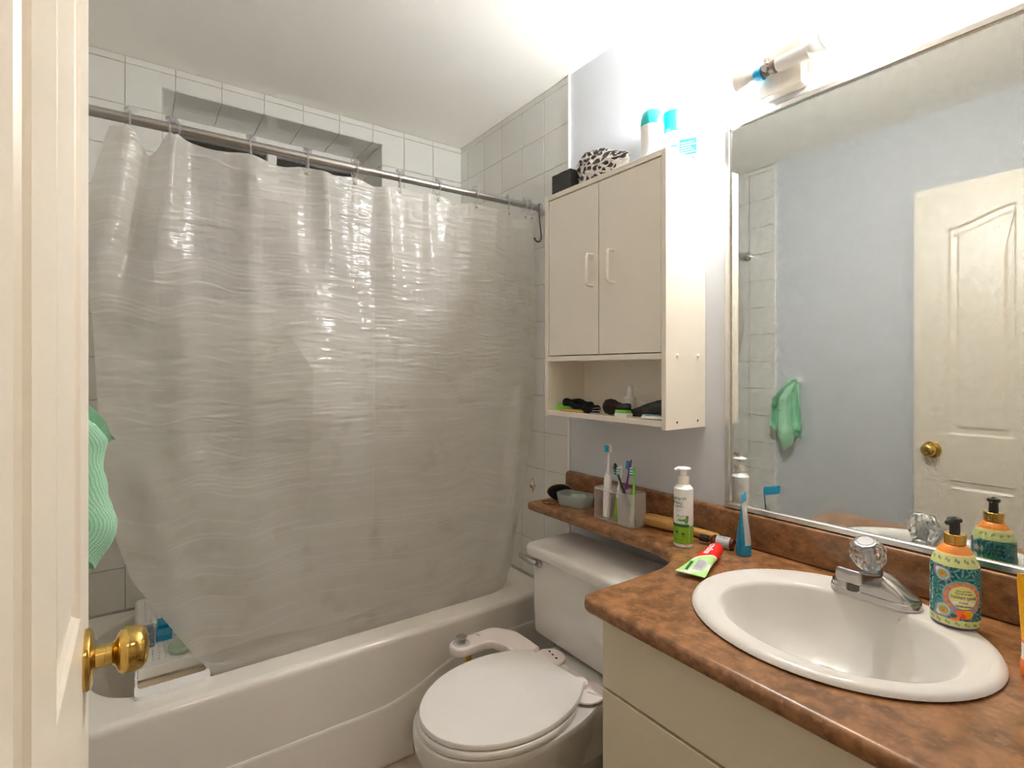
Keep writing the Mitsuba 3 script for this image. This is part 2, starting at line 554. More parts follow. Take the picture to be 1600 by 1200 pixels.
for k in range(len(zs) - 1):
    z1, z0 = zs[k], zs[k + 1]
    for j in range(len(ys) - 1):
        for w, kind in (('wall_right', 'right'), ('wall_left', 'left')):
            key = tile(w, 'tile', kind, ys[j], ys[j + 1], z0, z1)
            if key and ys[j] < motif_at[0] < ys[j + 1] and z0 < motif_at[1] < z1:
                d = extr(Polygon([(-.019, 0), (0, -.028), (.019, 0), (0, .028)]), .0012)
                M = frame((XR - TT, motif_at[0], motif_at[1]), (0, -1, 0), (0, 0, 1)) if kind == 'right' else frame((XL + TT, motif_at[0], motif_at[1]), (0, 1, 0), (0, 0, 1))
                part(key, 'motif', put(d, M), 'motif_print', False, 'brown and white marbled diamond motif')
                o_ = Polygon([(-.0205, 0), (0, -.0302), (.0205, 0), (0, .0302)]).difference(Polygon([(-.0190, 0), (0, -.028), (.0190, 0), (0, .028)]))
                part(key, 'motif_outline', put(extr(o_, .0013), M), 'brown_cord', False, 'thin dark outline of the diamond')
# white edging strips where tile meets paint
struct('trim_1', rbox(XR - .009, XR, 1.519, 1.529, .41, ZC - .001, .003), 'white_plastic', 'white edging strip between the tiles and the painted wall beside the cabinet', 30)
struct('trim_2', rbox(XL, XL + .009, 1.519, 1.529, .41, ZC - .001, .003), 'white_plastic', 'white edging strip between the tiles and the painted wall by the towel', 30)

# the window recess: glazed soffit, sides and sill, frame and dark panes
for nm, z0, z1 in (('soffit_tile', RZ1 - TT, RZ1), ('sill_tile', RZ0, RZ0 + TT)):
    gx = [RX0] + [x for x in xs if RX0 + .01 < x < RX1 - .01] + [RX1]
    for a, b in zip(gx[:-1], gx[1:]):
        for c, d in ((YB - TT, YB + .152), (YB + .152, YB + RD - .03)):
            part('wall_back', nm, cbox(a + G, b - G, c + .0004, d - G, z0 + (.0004 if nm == 'sill_tile' else 0), z1 - (.0004 if nm == 'soffit_tile' else 0), .0012), 'tile_white', False)
for x0, x1 in ((RX0, RX0 + TT), (RX1 - TT, RX1)):
    gz = [RZ0 + TT] + [z for z in zs[::-1] if RZ0 + .03 < z < RZ1 - .03] + [RZ1 - TT]
    for a, b in zip(gz[:-1], gz[1:]):
        for c, d in ((YB - TT, YB + .152), (YB + .152, YB + RD - .03)):
            part('wall_back', 'side_tile', cbox(x0 + .0004, x1 - .0004, c + .0004, d - G, a + G, b - G, .0012), 'tile_white', False)
struct('window_1', None, None, 'white framed window with dark glass deep in the tiled recess')
WY0, WY1 = YB + RD - .028, YB + RD + .03
fr = [cbox(RX0, RX1, WY0, WY1, RZ1 - .062, RZ1, .003), cbox(RX0, RX1, WY0, WY1, RZ0, RZ0 + .05, .003),
      cbox(RX0, RX0 + .05, WY0, WY1, RZ0 + .05, RZ1 - .062, .003), cbox(RX1 - .05, RX1, WY0, WY1, RZ0 + .05, RZ1 - .062, .003),
      cbox(.485, .525, WY0 + .004, WY1, RZ0 + .05, RZ1 - .062, .003)]
part('window_1', 'window_frame', cat_(fr), 'white_plastic', False)
for a, b in ((RX0 + .05, .485), (.525, RX1 - .05)):
    part('window_1', 'window_pane', cbox(a, b, WY0 + .03, WY0 + .031, RZ0 + .05, RZ1 - .062), 'pane_glass', False)

# ------------------------------------------------------------------ the open door
struct('door_1', None, None, 'white open door with arched moulded panels and a brass knob at the left')
DX, DY0, DY1, DZ1, DT = -.050, .082, .855, 2.038, .036
M_door = frame((DX - .012, DY0, .012), (0, 1, 0), (0, 0, 1))    # x along the door, y up, z towards the room
DW, DH = DY1 - DY0, DZ1 - .012


def panel_outline(x0, x1, y0, y1l, y1r, arch, n=18):
    p = [(x0, y0), (x1, y0), (x1, y1r)]
    for t in np.linspace(0, 1, n)[1:-1]:
        x = x1 + (x0 - x1) * t
        e = t * t * (3 - 2 * t)
        p.append((x, y1r + (y1l - y1r) * (e if arch else t)))
    return np.array(p + [(x0, y1l)])


holes, fields = [], []
for x0, x1, hi in ((.116, .330, 'r'), (.443, .657, 'l')):
    for y0, y1, arch in ((.985, None, True), (.20, .802, False)):
        yl, yr = (1.845, 1.903) if hi == 'r' else (1.903, 1.845)
        if not arch:
            yl = yr = y1
        holes.append(panel_outline(x0, x1, y0, yl, yr, arch))
slab = Polygon([(0, 0), (DW, 0), (DW, DH), (0, DH)]).difference(shapely.union_all([Polygon(h) for h in holes]))
part('door_1', 'frame_boards', put(extr(slab, .012), M_door), 'door_paint', False)
part('door_1', 'core', cbox(DX - DT, DX - .0118, DY0, DY1, .012, DZ1), 'door_paint', False)
for h in holes:
    c = shapely.Polygon(h)
    m = pillow(h, [(0, 0), (0, .0118), (.0025, .0122), (.005, .0085), (.010, .0050), (.0285, .0038), (.0300, .0046), (.038, .0092), (.0385, .0095)])
    part('door_1', 'panel', put(m, M_door), 'door_paint', 20)
# brass knob set, both sides share one spindle; the room side is seen
kn = (DX, .792, .930)
kp = lathe([(0, 0), (.034, 0), (.0345, .003), (.033, .006), (.027, .0085), (.019, .0095), (.0135, .0105)], n=48)
part('door_1', 'knob_rose', put(kp, frame(kn, (0, 1, 0), (0, 0, 1))), 'brass', 40)
kb = lathe([(0, .008), (.0125, .008), (.0125, .019), (.0118, .0192), (.0118, .0202), (.0125, .0204), (.0125, .026), (.0140, .0275), (.0155, .029), (.0215, .0315), (.0255, .0355),
            (.0265, .041), (.0262, .048), (.0245, .0545), (.020, .0595), (.012, .062), (0, .0625)], n=56)
part('door_1', 'door_knob', put(kb, frame(kn, (0, 1, 0), (0, 0, 1))), 'brass', 35)
kb2 = lathe([(0, 0), (.033, 0), (.033, .005), (.013, .008), (.0125, .016), (.02, .02), (.026, .026), (.025, .034), (.014, .04), (0, .041)], n=32)
part('door_1', 'back_knob', put(kb2, frame((DX - DT, .792, .93), (0, -1, 0), (0, 0, 1))), 'brass', 35)
part('door_1', 'wall_bumper', put(lathe([(0, 0), (.012, 0), (.012, .003), (.009, .005), (0, .0055)], n=24), frame((DX, .838, 2.018), (0, 1, 0), (0, 0, 1))), 'white_plastic', 30, 'small round white bumper disc at the top corner')
part('door_1', 'latch_plate', cbox(DX - .029, DX - .008, DY1 - .0003, DY1 + .0015, .90, .958, .0005), 'brass', False)
for hz in (.25, 1.05, 1.85):
    part('door_1', 'hinge', cyl((DX + .004, DY0 - .001 + .004, hz - .045), (DX + .004, DY0 + .003, hz + .045), .006, n=12), 'brass', 30)

# ------------------------------------------------------------------ lamp over the mirror
vl = thing('vanity_light', 'white wall lamp over the mirror with a brown swivel joint and two lit bulbs', 'lamp')
part(vl, 'back_plate', rbox(1.322, XR, .640, .748, 1.972, 2.09, .004), 'offwhite_plastic', 30)
part(vl, 'holder_tube', lathe([(0, 0), (.0165, 0), (.0175, .002), (.0175, .075), (.0165, .077), (0, .077)], n=32).apply_transform(frame((1.298, .686, 2.026), (1, 0, 0), (0, 0, 1))), 'white_plastic', 30)
part(vl, 'stem', cyl((1.300, .648, 2.03), (1.325, .672, 2.04), .009), 'white_plastic', 30)
part(vl, 'swivel_joint', lathe([(0, 0), (.012, 0), (.0165, .003), (.0145, .010), (.011, .016), (.0145, .023), (.0165, .030), (.012, .034), (0, .034)], n=24).apply_transform(frame((1.298, .723, 2.026), (1, 0, 0), (0, 0, 1))), 'joint_brown', 30)
part(vl, 'joint_screw', cyl((1.283, .707, 2.020), (1.270, .705, 2.018), .007), 'steel', 30)
part(vl, 'joint_screw', cyl((1.298, .714, 2.040), (1.298, .716, 2.054), .006), 'steel', 30)
part(vl, 'lamp_collar', lathe([(0, 0), (.013, 0), (.016, .006), (.017, .022), (0, .022)], n=28).apply_transform(frame((1.298, .744, 2.024), (1, 0, 0), (0, 0, 1))), 'bright_blue', 30, 'pale blue bulb collar')


def bulb(c, d, col):
    """Reflector bulb: an opaque cone with a lit front face."""
    d = np.array(d, float) / np.linalg.norm(d)
    M = frame(c, (0, 0, 1), np.cross(d, (0, 0, 1)))
    part(vl, 'bulb_reflector', put(lathe([(0, 0), (.012, 0), (.0135, .010), (.021, .026), (.0285, .044), (.0290, .0475), (.0285, .0490), (0, .0490)], n=36), M), 'white_plastic', 35)
    m = put(lathe([(0, .0492), (.0282, .0492), (.0290, .056), (.0275, .066), (.022, .0755), (.012, .0815), (0, .083)], n=32), M)
    scene[new_key(vl + '__bulb_face')] = mikit.ply(m, 'white_plastic', smooth=40, emitter={'type': 'area', 'radiance': {'type': 'rgb', 'value': col}})


bulb((1.298, .744, 2.027), (-.24, .94, -.06), COOL_BULB)
bulb((1.298, .607, 2.029), (-.30, -.93, -.02), WARM_BULB)
hl = thing('hall_ceiling_lamp', 'round frosted hallway ceiling lamp outside the doorway', 'lamp')
scene[hl + '__globe'] = mikit.ply(lathe([(0, 0), (.06, .004), (.12, .025), (.15, .06), (.15, .07), (0, .07)], (.35, -.75, ZC - .085), n=40), 'white_plastic', smooth=40, emitter={'type': 'area', 'radiance': {'type': 'rgb', 'value': HALL_LAMP}})
part(hl, 'base', lathe([(0, 0), (.16, 0), (.16, .015), (0, .015)], (.35, -.75, ZC - .015), n=40), 'white_plastic', 30)

# ------------------------------------------------------------------ bathtub
TZ, TY0, TY1 = .405, 1.608, 2.350
tx0, tx1 = XL + .007, XR - .007
tcx, tcy, thx, thy = (tx0 + tx1) / 2, (TY0 + TY1) / 2, (tx1 - tx0) / 2, (TY1 - TY0) / 2
bx0, bx1, by0, by1 = -.105, 1.262, 1.712, 2.285
bcx, bcy, bhx, bhy = (bx0 + bx1) / 2, (by0 + by1) / 2, (bx1 - bx0) / 2, (by1 - by0) / 2
N8 = 12
rings = [rr(tcx, tcy, thx, thy, .004, 0, N8), rr(tcx, tcy, thx, thy, .004, TZ - .026, N8)]
for a in np.linspace(15, 90, 6):
    t = math.radians(a)
    d = .020 * (1 - math.cos(t))
    rings.append(rr(tcx, tcy, thx - d, thy - d, .006 + d, TZ - .022 + .022 * math.sin(t), N8))
rings += [rr(bcx, bcy, bhx + .012, bhy + .012, .17, TZ, N8), rr(bcx, bcy, bhx + .004, bhy + .004, .165, TZ - .003, N8), rr(bcx, bcy, bhx, bhy, .16, TZ - .012, N8),
          rr(bcx, bcy, bhx - .03, bhy - .025, .15, TZ - .16, N8), rr(bcx - .01, bcy, bhx - .07, bhy - .055, .13, TZ - .30, N8), rr(bcx - .01, bcy, bhx - .12, bhy - .10, .10, TZ - .335, N8)]
bt = thing('bathtub', 'white enamel bathtub along the tiled wall behind the shower curtain', 'bathtub')
part(bt, 'shell', loft(rings), 'enamel', 50)
lp = [(-.156, .192)] + [(x, .192 + .11 * float(smooth01(.62, 1.02, x))) for x in np.linspace(.3, 1.349, 22)]
ledge = Polygon([(-.156, .0)] + [(p[0], 0) for p in lp[-1:]] + lp[::-1])
lm = pillow(np.array(ledge.exterior.coords)[:-1], [(0, 0), (0, .002), (.010, .007)])
part(bt, 'apron_ledge', put(lm, frame((0, TY0 + .0005, .001), (1, 0, 0), (0, 0, 1))), 'enamel', 40)
part(bt, 'drain_overflow', lathe([(0, 0), (.03, 0), (.03, .006), (.02, .012), (0, .013)], n=28).apply_transform(frame((1.235, 2.0, .29), (0, 1, 0), (0, .15, 1))), 'chrome', 30)

# ------------------------------------------------------------------ curtain rod, hooks
RY, RZ_ = 1.685, 1.921
def rod_z(x):
    return 1.917 + (x - XL) / (XR - XL) * .008
rod = thing('curtain_rod', 'brushed metal shower curtain rod spanning from wall to wall', 'curtain rod')
part(rod, 'pole', tube([(XL + .012, RY, rod_z(XL)), (.62, RY, rod_z(.62))], .0135, 24), 'rod_metal', 40)
part(rod, 'pole', tube([(.618, RY, rod_z(.618)), (XR - .012, RY, rod_z(XR))], .0122, 24), 'rod_metal', 40)
for x, s in ((XL + TT, 1), (XR - TT, -1)):
    part(rod, 'flange', put(lathe([(0, 0), (.026, 0), (.026, .005), (.019, .010), (.0185, .026), (.0135, .028), (0, .028)], n=32), frame((x, RY, rod_z(x)), (0, s, 0), (0, 0, 1))), 'chrome', 30)
hook_x = [-.015, .074, .088, .268, .426, .574, .728, .874, 1.028, 1.177, 1.256, 1.286]
hook_txt = ['at the far left end of the rod', 'left one of the touching pair', 'right one of the touching pair', 'fourth from the left', 'fifth from the left', 'sixth from the left',
            'seventh from the left', 'sixth from the right end', 'fourth from the right end', 'third from the right end', 'second from the right end', 'nearest the cabinet']
hook_txt[7] = 'fifth from the right end'
for i, x in enumerate(hook_x):
    h = thing('curtain_hook', f'clear plastic curtain hook with a round bead, {hook_txt[i]}', 'curtain hook', 'clear hooks along the curtain rod')
    z = rod_z(x)
    lean = .012 * math.sin(i * 2.3)
    p = [(x + lean * math.sin(a) * .5, RY + .0195 * math.sin(a), z + .0195 * math.cos(a) + (0 if math.cos(a) > 0 else .012 * math.cos(a))) for a in np.linspace(-.3, 2 * PI - .9, 26)]
    p += [(x + .002, RY - .012, z - .040), (x + .003, RY - .004, z - .050), (x + .003, RY + .006, z - .046)]
    part(h, 'wire_ring', tube(p, .0019, 8), 'clear_plastic', 40)
    bead = trimesh.creation.icosphere(2, .0135)
    bead.vertices *= (1, .6, .72)
    for dx in (-.0, ):
        b2 = bead.copy()
        b2.apply_translation((x + dx, RY - .006, z + .0195))
        part(h, 'bead', b2, 'clear_plastic', 60)
    part(h, 'button', put(lathe([(0, -.0015), (.0045, -.001), (.0045, .001), (0, .0015)], n=14), frame((x + .003, RY - .008, z - .050), (1, 0, 0), (0, 0, 1))), 'dull_beige', 30, 'dull beige end button')
sh = [(1.330, RY - .0, rod_z(1.3) + .017), (1.322, RY - .017, rod_z(1.3) + .012), (1.318, RY - .020, rod_z(1.3) - .006), (1.320, RY - .018, rod_z(1.3) - .04), (1.328, RY - .015, 1.845), (1.335, RY - .012, 1.812)]
sh += [(1.317 + .0185 * math.cos(a), RY - .012, 1.806 + .022 * math.sin(a)) for a in np.linspace(-.1, -PI + .35, 12)]
S = [np.array(q) for q in sh]
solo('s_hook', cat_([tube(S[:6], .0024, 10), tube(S[5:], .0036, 10)]), 'dark_metal', 'dark metal S-shaped hook hanging empty at the right end of the rod', 'hook', 40)

# ------------------------------------------------------------------ shower curtain
rng = np.random.default_rng(5)


def curtain_mesh(nu=460, nz=560):
    ztop, zbot = 1.893, .335
    s = np.linspace(0, 1, nu)[None, :].repeat(nz, 0)
    w = np.linspace(0, 1, nz)[:, None].repeat(nu, 1)            # 0 at the top
    z = ztop + (zbot - ztop) * w
    # left and right hems
    zl = np.array([1.90, 1.80, 1.67, 1.56, 1.40, 1.07, .83, .713, .60, .41, .33])
    xl = np.array([-.055, -.080, -.110, -.106, -.092, -.076, -.045, -.012, .055, .168, .215])
    xL = np.interp(z, zl[::-1], xl[::-1])
    zr = np.array([1.90, 1.53, 1.08, .69, .50, .41, .33])
    xr = np.array([1.297, 1.326, 1.320, 1.250, 1.238, 1.228, 1.210])
    xR = np.interp(z, zr[::-1], xr[::-1])
    x = xL + (xR - xL) * s
    X0 = -.055 + (1.297 + .055) * s                               # place along the top hem
    dz = ztop - z
    # hooks pin the hem: it sags between them
    hx = np.array(sorted(hook_x))
    i = np.clip(np.searchsorted(hx, X0) - 1, 0, len(hx) - 2)
    t = np.clip((X0 - hx[i]) / (hx[i + 1] - hx[i]), 0, 1)
    gap = hx[i + 1] - hx[i]
    slack = np.where(i == 0, .056, np.where(gap < .05, .004, .011))
    z = z - slack * np.sin(PI * t) ** 2 * np.exp(-dz / .10) - .004 * np.exp(-dz / .03)
    # pleats: the cloth stands out towards the room between hooks near the top
    y = RY + .030 * w + 0 * x
    pl = np.cos(2 * PI * t)
    y += -.014 * (1 - pl) / 2 * np.exp(-dz / .35) * np.where(gap < .05, .3, 1) * np.where(i % 2 == 0, 1, -.8)
    g = lambda c, sx: np.exp(-((x - c) / sx) ** 2)
    def fold(cx_top, cx_bot, zt, zb, width, amp, skew=0.0):
        """A fold ridge running from (cx_top, zt) down to (cx_bot, zb)."""
        tt = np.clip((zt - z) / (zt - zb), 0, 1)
        c = cx_top + (cx_bot - cx_top) * tt
        wd = width * (.55 + .45 * tt)
        u = (x - c) / wd
        fade = smooth01(zb - .10, zb + .12, z) * smooth01(zt + .06, zt - .04, z)
        return -amp * np.exp(-(u ** 2)) * fade * (1 + skew * np.tanh(u))
    y += fold(-.015, -.085, 1.91, 1.45, .045, .034) + fold(.082, .02, 1.91, 1.40, .040, .034) + fold(.08, .10, 1.9, .95, .055, .022)
    y += fold(.03, -.03, 1.86, 1.5, .022, -.02)
    y += fold(.47, .50, 1.90, 1.55, .040, .016) + fold(.68, .70, 1.90, 1.50, .042, .018) + fold(.83, .85, 1.90, 1.55, .032, .015) + fold(.93, .875, 1.9, 1.6, .04, .010)
    y += fold(.30, .50, 1.86, 1.30, .13, .026, -.35)
    dl = .20 + .62 * (1.62 - z)
    y -= .105 * smooth01(1.68, 1.12, z) * smooth01(.42, 1.12, z) * smooth01(dl - .42, dl + .05, x) * np.clip((.64 - x) / np.maximum(.64 - dl, .22), 0, 1) ** .8
    y += fold(1.12, 1.10, 1.88, 1.1, .07, .012) + fold(.26, .27, 1.9, .7, .05, .010) + fold(.585, .60, 1.5, .75, .05, -.010)
    y += fold(1.24, 1.17, 1.2, .45, .045, .026) + fold(.02, .12, 1.0, .45, .07, .020)
    y += .010 * np.sin(2 * PI * (x * 2.1 + .3 * z)) * smooth01(1.5, .8, z)
    P = np.stack([x * 3.2, z * 2.2, 0 * x], -1)
    y += .018 * (meshkit.fbm(P + 11, 3, 3) - .5) * smooth01(1.93, 1.6, z)
    # soft billow of the middle
    y -= .018 * np.sin(PI * np.clip(s, 0, 1)) * np.sin(PI * np.clip(w, 0, 1)) ** 1.2
    # kept behind the front rim low down
    low = smooth01(.62, .42, z)
    y = np.maximum(y, 1.60 + .124 * low + (y - 1.685) * .1) 
    y += .062 * smooth01(.16, .0, np.minimum(1.30 - x, 1.0)) * smooth01(.8, .42, z)
    # woven-in wavy bands across the cloth, fine creases
    wob = .010 * np.sin(x * 21 + 3 * np.sin(x * 5)) + .020 * (meshkit.fbm(np.stack([x * 7, z * 9, 0 * x], -1), 3, 8) - .5)
    q = (z + wob) / .0125
    row = np.floor(q)
    ph = q - row
    strength = meshkit.noise(np.stack([x * 5.5, row * 1.37, 0 * x], -1), 21)
    ridge = np.exp(-((ph - .5) / .13) ** 2) * smooth01(.40, .85, strength)
    y += -.0008 * ridge * (.3 + .7 * smooth01(.9, 1.5, z))
    cr = meshkit.fbm(np.stack([x * 15, z * 95, 0 * x], -1), 3, 31) - .5
    cr2 = np.abs(meshkit.fbm(np.stack([x * 26 + 4 * z, z * 13, 0 * x], -1), 3, 44) - .5)
    cr3 = meshkit.fbm(np.stack([x * 70, z * 5, 0 * x], -1), 2, 52) - .5
    hi = smooth01(.80, 1.35, z)
    y += .0048 * cr * (.25 + .75 * hi) - .0042 * cr2 * hi + .0018 * cr3 * smooth01(1.25, 1.8, z)
    z = z + .0015 * np.sin(x * 60) * (w > .999)
    V = np.stack([x, y, z], -1).reshape(-1, 3)
    a = np.arange((nz - 1) * nu).reshape(nz - 1, nu)[:, :-1].reshape(-1)
    F = np.concatenate([np.stack([a, a + nu, a + 1], 1), np.stack([a + 1, a + nu, a + nu + 1], 1)])
    return trimesh.Trimesh(V, F, process=False)


solo('shower_curtain', curtain_mesh(), 'curtain_vinyl', 'cloudy clear plastic shower curtain with wavy lines hanging into the bathtub', 'shower curtain', True)

# ------------------------------------------------------------------ wall cabinet
CX0, CX1, CY0, CY1, CZ0, CZ1 = 1.176, XR - .001, .929, 1.452, 1.110, 1.877
wc = thing('wall_cabinet', 'white wall cabinet with two doors above an open shelf', 'cabinet')
B = .0012
part(wc, 'side_panel', cbox(CX0, CX1, CY0, CY0 + .016, CZ0 - .008, CZ1, B), 'cabinet_white', False)
part(wc, 'side_panel', cbox(CX0, CX1, CY1 - .016, CY1, CZ0 - .004, CZ1, B), 'cabinet_white', False)
part(wc, 'top_panel', cbox(CX0, CX1, CY0 + .016, CY1 - .016, CZ1 - .017, CZ1, B), 'cabinet_white', False)
part(wc, 'middle_shelf', cbox(CX0, CX1, CY0 + .016, CY1 - .016, 1.298, 1.3145, B), 'cabinet_white', False)
part(wc, 'bottom_shelf', cbox(CX0, CX1, CY0 + .016, CY1 - .016, CZ0, CZ0 + .0165, B), 'cabinet_white', False)
part(wc, 'back_panel', cbox(CX1 - .006, CX1, CY0 + .016, CY1 - .016, CZ0 + .0165, CZ1 - .017), 'cabinet_white', False)
for (a, b), hy, w in (((CY0 + .0185, 1.1885), 1.126, 'right'), ((1.1915, CY1 - .0185), 1.216, 'left')):
    d = part(wc, 'door', cbox(CX0 + .003, CX0 + .019, a, b, 1.3175, CZ1 - .0195, B), 'cabinet_white', False)
    hx = CX0 + .003
    z0, z1 = 1.535, 1.632
    p = [(hx + .001, hy, z1)] + [(hx - .018 - .010 * math.sin(t) + .0, hy, z1 - .010 + .010 * math.cos(t)) for t in np.linspace(0, PI / 2, 6)]
    p += [(hx - .028 + .010 - .010 * math.cos(t), hy, z0 + .010 - .010 * math.sin(t)) for t in np.linspace(0, PI / 2, 6)] + [(hx + .001, hy, z0)]
    part(wc, 'door__handle' if w == 'right' else 'door_001__handle', tube(p, .0052, 12), 'offwhite_plastic', 40)
for x, z in ((1.226, 1.309), (1.319, 1.309)):
    part(wc, 'screw_cap', put(lathe([(.0055, 0), (.0052, .0015), (.003, .003), (0, .0034)], n=16), frame((x, CY0, z), (1, 0, 0), (0, 0, 1))), 'white_plastic', 40)
for x, z in ((1.224, 1.122), (1.318, 1.122)):
    part(wc, 'screw_hole', put(lathe([(0, 0), (.0035, 0), (.0035, .0004), (0, .0005)], n=12), frame((x, CY0, z), (1, 0, 0), (0, 0, 1))), 'dark_line', False, 'dark empty screw hole')

# on top of the cabinet
TOP = CZ1
solo('black_box', rbox(1.19, 1.30, 1.335, 1.432, TOP, TOP + .072, .003), 'black_box', 'low black box at the left end of the cabinet top', 'box')


def pouch_mesh():
    m = trimesh.creation.icosphere(5, 1.0)
    v = m.vertices
    n = meshkit.fbm(v * 1.6 + 4, 3, 2) - .5
    c = np.abs(meshkit.fbm(v * 3.2 + 9, 3, 7) - .5)
    v = v * (1 + .45 * n - .55 * c)[:, None]
    v = v * (.058, .112, .066)
    v[:, 2] += .010 * np.sin(v[:, 1] * 30)
    v[:, 2] -= .25 * np.clip(-.02 - v[:, 1], 0, 1) * 0 
    v[:, 2] = np.maximum(v[:, 2], -.048)
    v[:, 2] *= 1 - .35 * smooth01(-.03, -.11, v[:, 1])
    v[:, 2] -= v[:, 2].min()
    return trimesh.Trimesh(v + (1.242, 1.236, TOP), m.faces, process=False)


solo('spotted_pouch', pouch_mesh(), 'spot_cloth', 'crumpled black and white animal spotted cloth pouch on the cabinet', 'pouch', 40)
wb = thing('toiletry_bottle', 'white toiletry bottle with a rounded teal cap on the cabinet', 'bottle')
c = (1.232, 1.022, TOP)
part(wb, 'bottle_body', lathe([(0, 0), (.028, 0), (.0305, .003), (.0315, .05), (.0335, .102), (0, .102)], c, 40), 'white_plastic')
part(wb, 'cap', lathe([(0, .1022), (.0335, .1022), (.034, .106), (.0325, .125), (.0285, .140), (.021, .1475), (.010, .150), (0, .1505)], c, 40), 'teal_plastic', 40, 'rounded teal cap')
part(wb, 'label_mark', wrap(extr(sbox(-.0015, 0, .0015, .024), .0003), c, .0322, toward(c), TOP + .045), 'grey_label', False)
tb = thing('clear_bottle', 'clear bottle with a bright turquoise cap behind the small white and blue box', 'bottle')
c = (1.300, .998, TOP)
part(tb, 'bottle_body', lathe([(0, 0), (.026, 0), (.0285, .003), (.0285, .088), (.027, .092), (0, .092)], c, 36), 'grey_label')
part(tb, 'cap', lathe([(0, .0922), (.030, .0922), (.031, .096), (.0305, .150), (.027, .154), (0, .154)], c, 36), 'teal_plastic', 40, 'turquoise screw cap')
for k in range(4):
    part(tb, 'print_line', wrap(extr(sbox(-.018, 0, .016, .003), .0003), c, .0286, toward(c), TOP + .03 + .014 * k), 'cyan_print' if k % 2 else 'grey_print', False)
bb = thing('small_box', 'small white box with a blue printed panel at the front right of the cabinet top', 'box')
Mb = frame((1.286, .938, TOP), (.45, -.9, 0), (0, 0, 1))
part(bb, 'carton', put(cbox(-.029, .029, 0, .058, -.014, .004, .001), Mb), 'white_plastic', False)
part(bb, 'blue_panel', put(cbox(-.024, .024, .006, .052, .004, .0043), Mb), 'cyan_print', False)
for k in range(5):
    part(bb, 'print_line', put(cbox(-.021, .021 - .006 * (k % 3), .012 + .007 * k, .0145 + .007 * k, .0043, .0046), Mb), 'grey_label', False)

# in the open shelf
SZ = CZ0 + .0165


def loop(c, r, axis, wire, m, flat=1.0, tilt=0.2, n=40):
    a = np.arange(n) * 2 * PI / n
    p = np.stack([c[0] + r * flat * np.cos(a), c[1] + r * np.sin(a), c[2] + tilt * r * np.sin(a + axis) + .003 * np.sin(5 * a)], 1)
    return tube(p, wire, 8, closed=True)


solo('green_case', rbox(1.205, 1.255, 1.34, 1.425, SZ, SZ + .020, .004), 'lime', 'flat green case at the left end of the open shelf', 'case')
solo('black_hair_tie', loop((1.225, 1.335, SZ + .026), .060, .5, .0095, None, .42, .1), 'black_cloth', 'thick black fabric hair tie on the open shelf', 'hair tie', 50)
solo('black_hair_tie', loop((1.215, 1.262, SZ + .0125), .024, 1.5, .012, None, .75, .0), 'black_cloth', 'small bunched black hair tie beside the nail clipper', 'hair tie', 50)
solo('wooden_comb', rbox(1.186, 1.204, 1.270, 1.385, SZ, SZ + .008, .0035), 'tan_wood', 'thin tan wooden comb under the black hair tie', 'comb')
nc = thing('nail_clipper', 'small steel nail clipper on the open shelf', 'nail clipper')
Mn = frame((1.196, 1.243, SZ), (.15, -1, 0), (-1, 0, 0))
Mn = frame((1.196, 1.262, SZ + .001), (.2, -1, 0), (1, .2, 0))
part(nc, 'body', put(cbox(0, .058, -.006, .006, 0, .003, .001), Mn), 'steel', False)
part(nc, 'body', put(cbox(.002, .058, -.0055, .0055, .006, .0085, .001).apply_transform(trimesh.transformations.rotation_matrix(-.05, (0, 1, 0), (0, 0, 0))), Mn), 'steel', False)
part(nc, 'lever', put(cbox(-.002, .052, -.0045, .0045, .012, .014, .0008).apply_transform(trimesh.transformations.rotation_matrix(-.12, (0, 1, 0), (0, 0, 0))), Mn), 'steel', False)
part(nc, 'pin', put(cyl((.05, 0, -.0), (.05, 0, .016), .0025, n=10), Mn), 'dark_metal')
sb = thing('shaving_brush', 'grey bristled shaving brush lying on the open shelf', 'brush')
Ms = frame((1.205, 1.165, SZ + .0255), (0, 0, 1), (.35, 1, 0))   # z of the frame is the brush axis
ax = np.array([.35, -1, .0]) / np.linalg.norm([.35, -1, 0])
Ms = frame((1.205, 1.166, SZ + .0265), np.cross(ax, (0, 0, 1)), np.cross(ax, np.cross(ax, (0, 0, 1))))
if Ms[:3, 2] @ ax < 0:
    Ms[:3, 1:3] *= -1
part(sb, 'bristles', put(lathe([(0, -.022), (.012, -.020), (.0215, -.012), (.0255, .002), (.0225, .016), (.015, .028), (0, .028)], n=36), Ms), 'dark_bristle')
part(sb, 'handle', put(lathe([(0, .028), (.0145, .028), (.015, .034), (.011, .042), (.013, .052), (.012, .066), (0, .068)], n=28), Ms), 'black_plastic')
sp = thing('spray_bottle', 'small white spray bottle standing at the back of the open shelf', 'bottle')
c = (1.280, 1.152, SZ)
part(sp, 'bottle_body', lathe([(0, 0), (.0185, 0), (.0195, .002), (.0195, .052), (.017, .055), (0, .055)], c, 32), 'white_plastic')
part(sp, 'spray_cap', lathe([(0, .0552), (.0115, .0552), (.0115, .066), (.0105, .068), (.0085, .086), (.0075, .0905), (0, .091)], c, 28), 'white_plastic')
wj = thing('white_jar', 'short white screw-top jar behind the black trimmer on the shelf', 'jar')
c = (1.300, 1.105, SZ)
part(wj, 'jar_body', lathe([(0, 0), (.018, 0), (.0185, .002), (.0185, .028), (0, .028)], c, 28), 'white_plastic')
part(wj, 'lid', lathe([(0, .0282), (.019, .0282), (.019, .041), (.0175, .0425), (0, .0425)], c, 28), 'white_plastic')
tr = thing('black_trimmer', 'long black tapered trimmer lying on the open shelf', 'trimmer')
ringsT = []
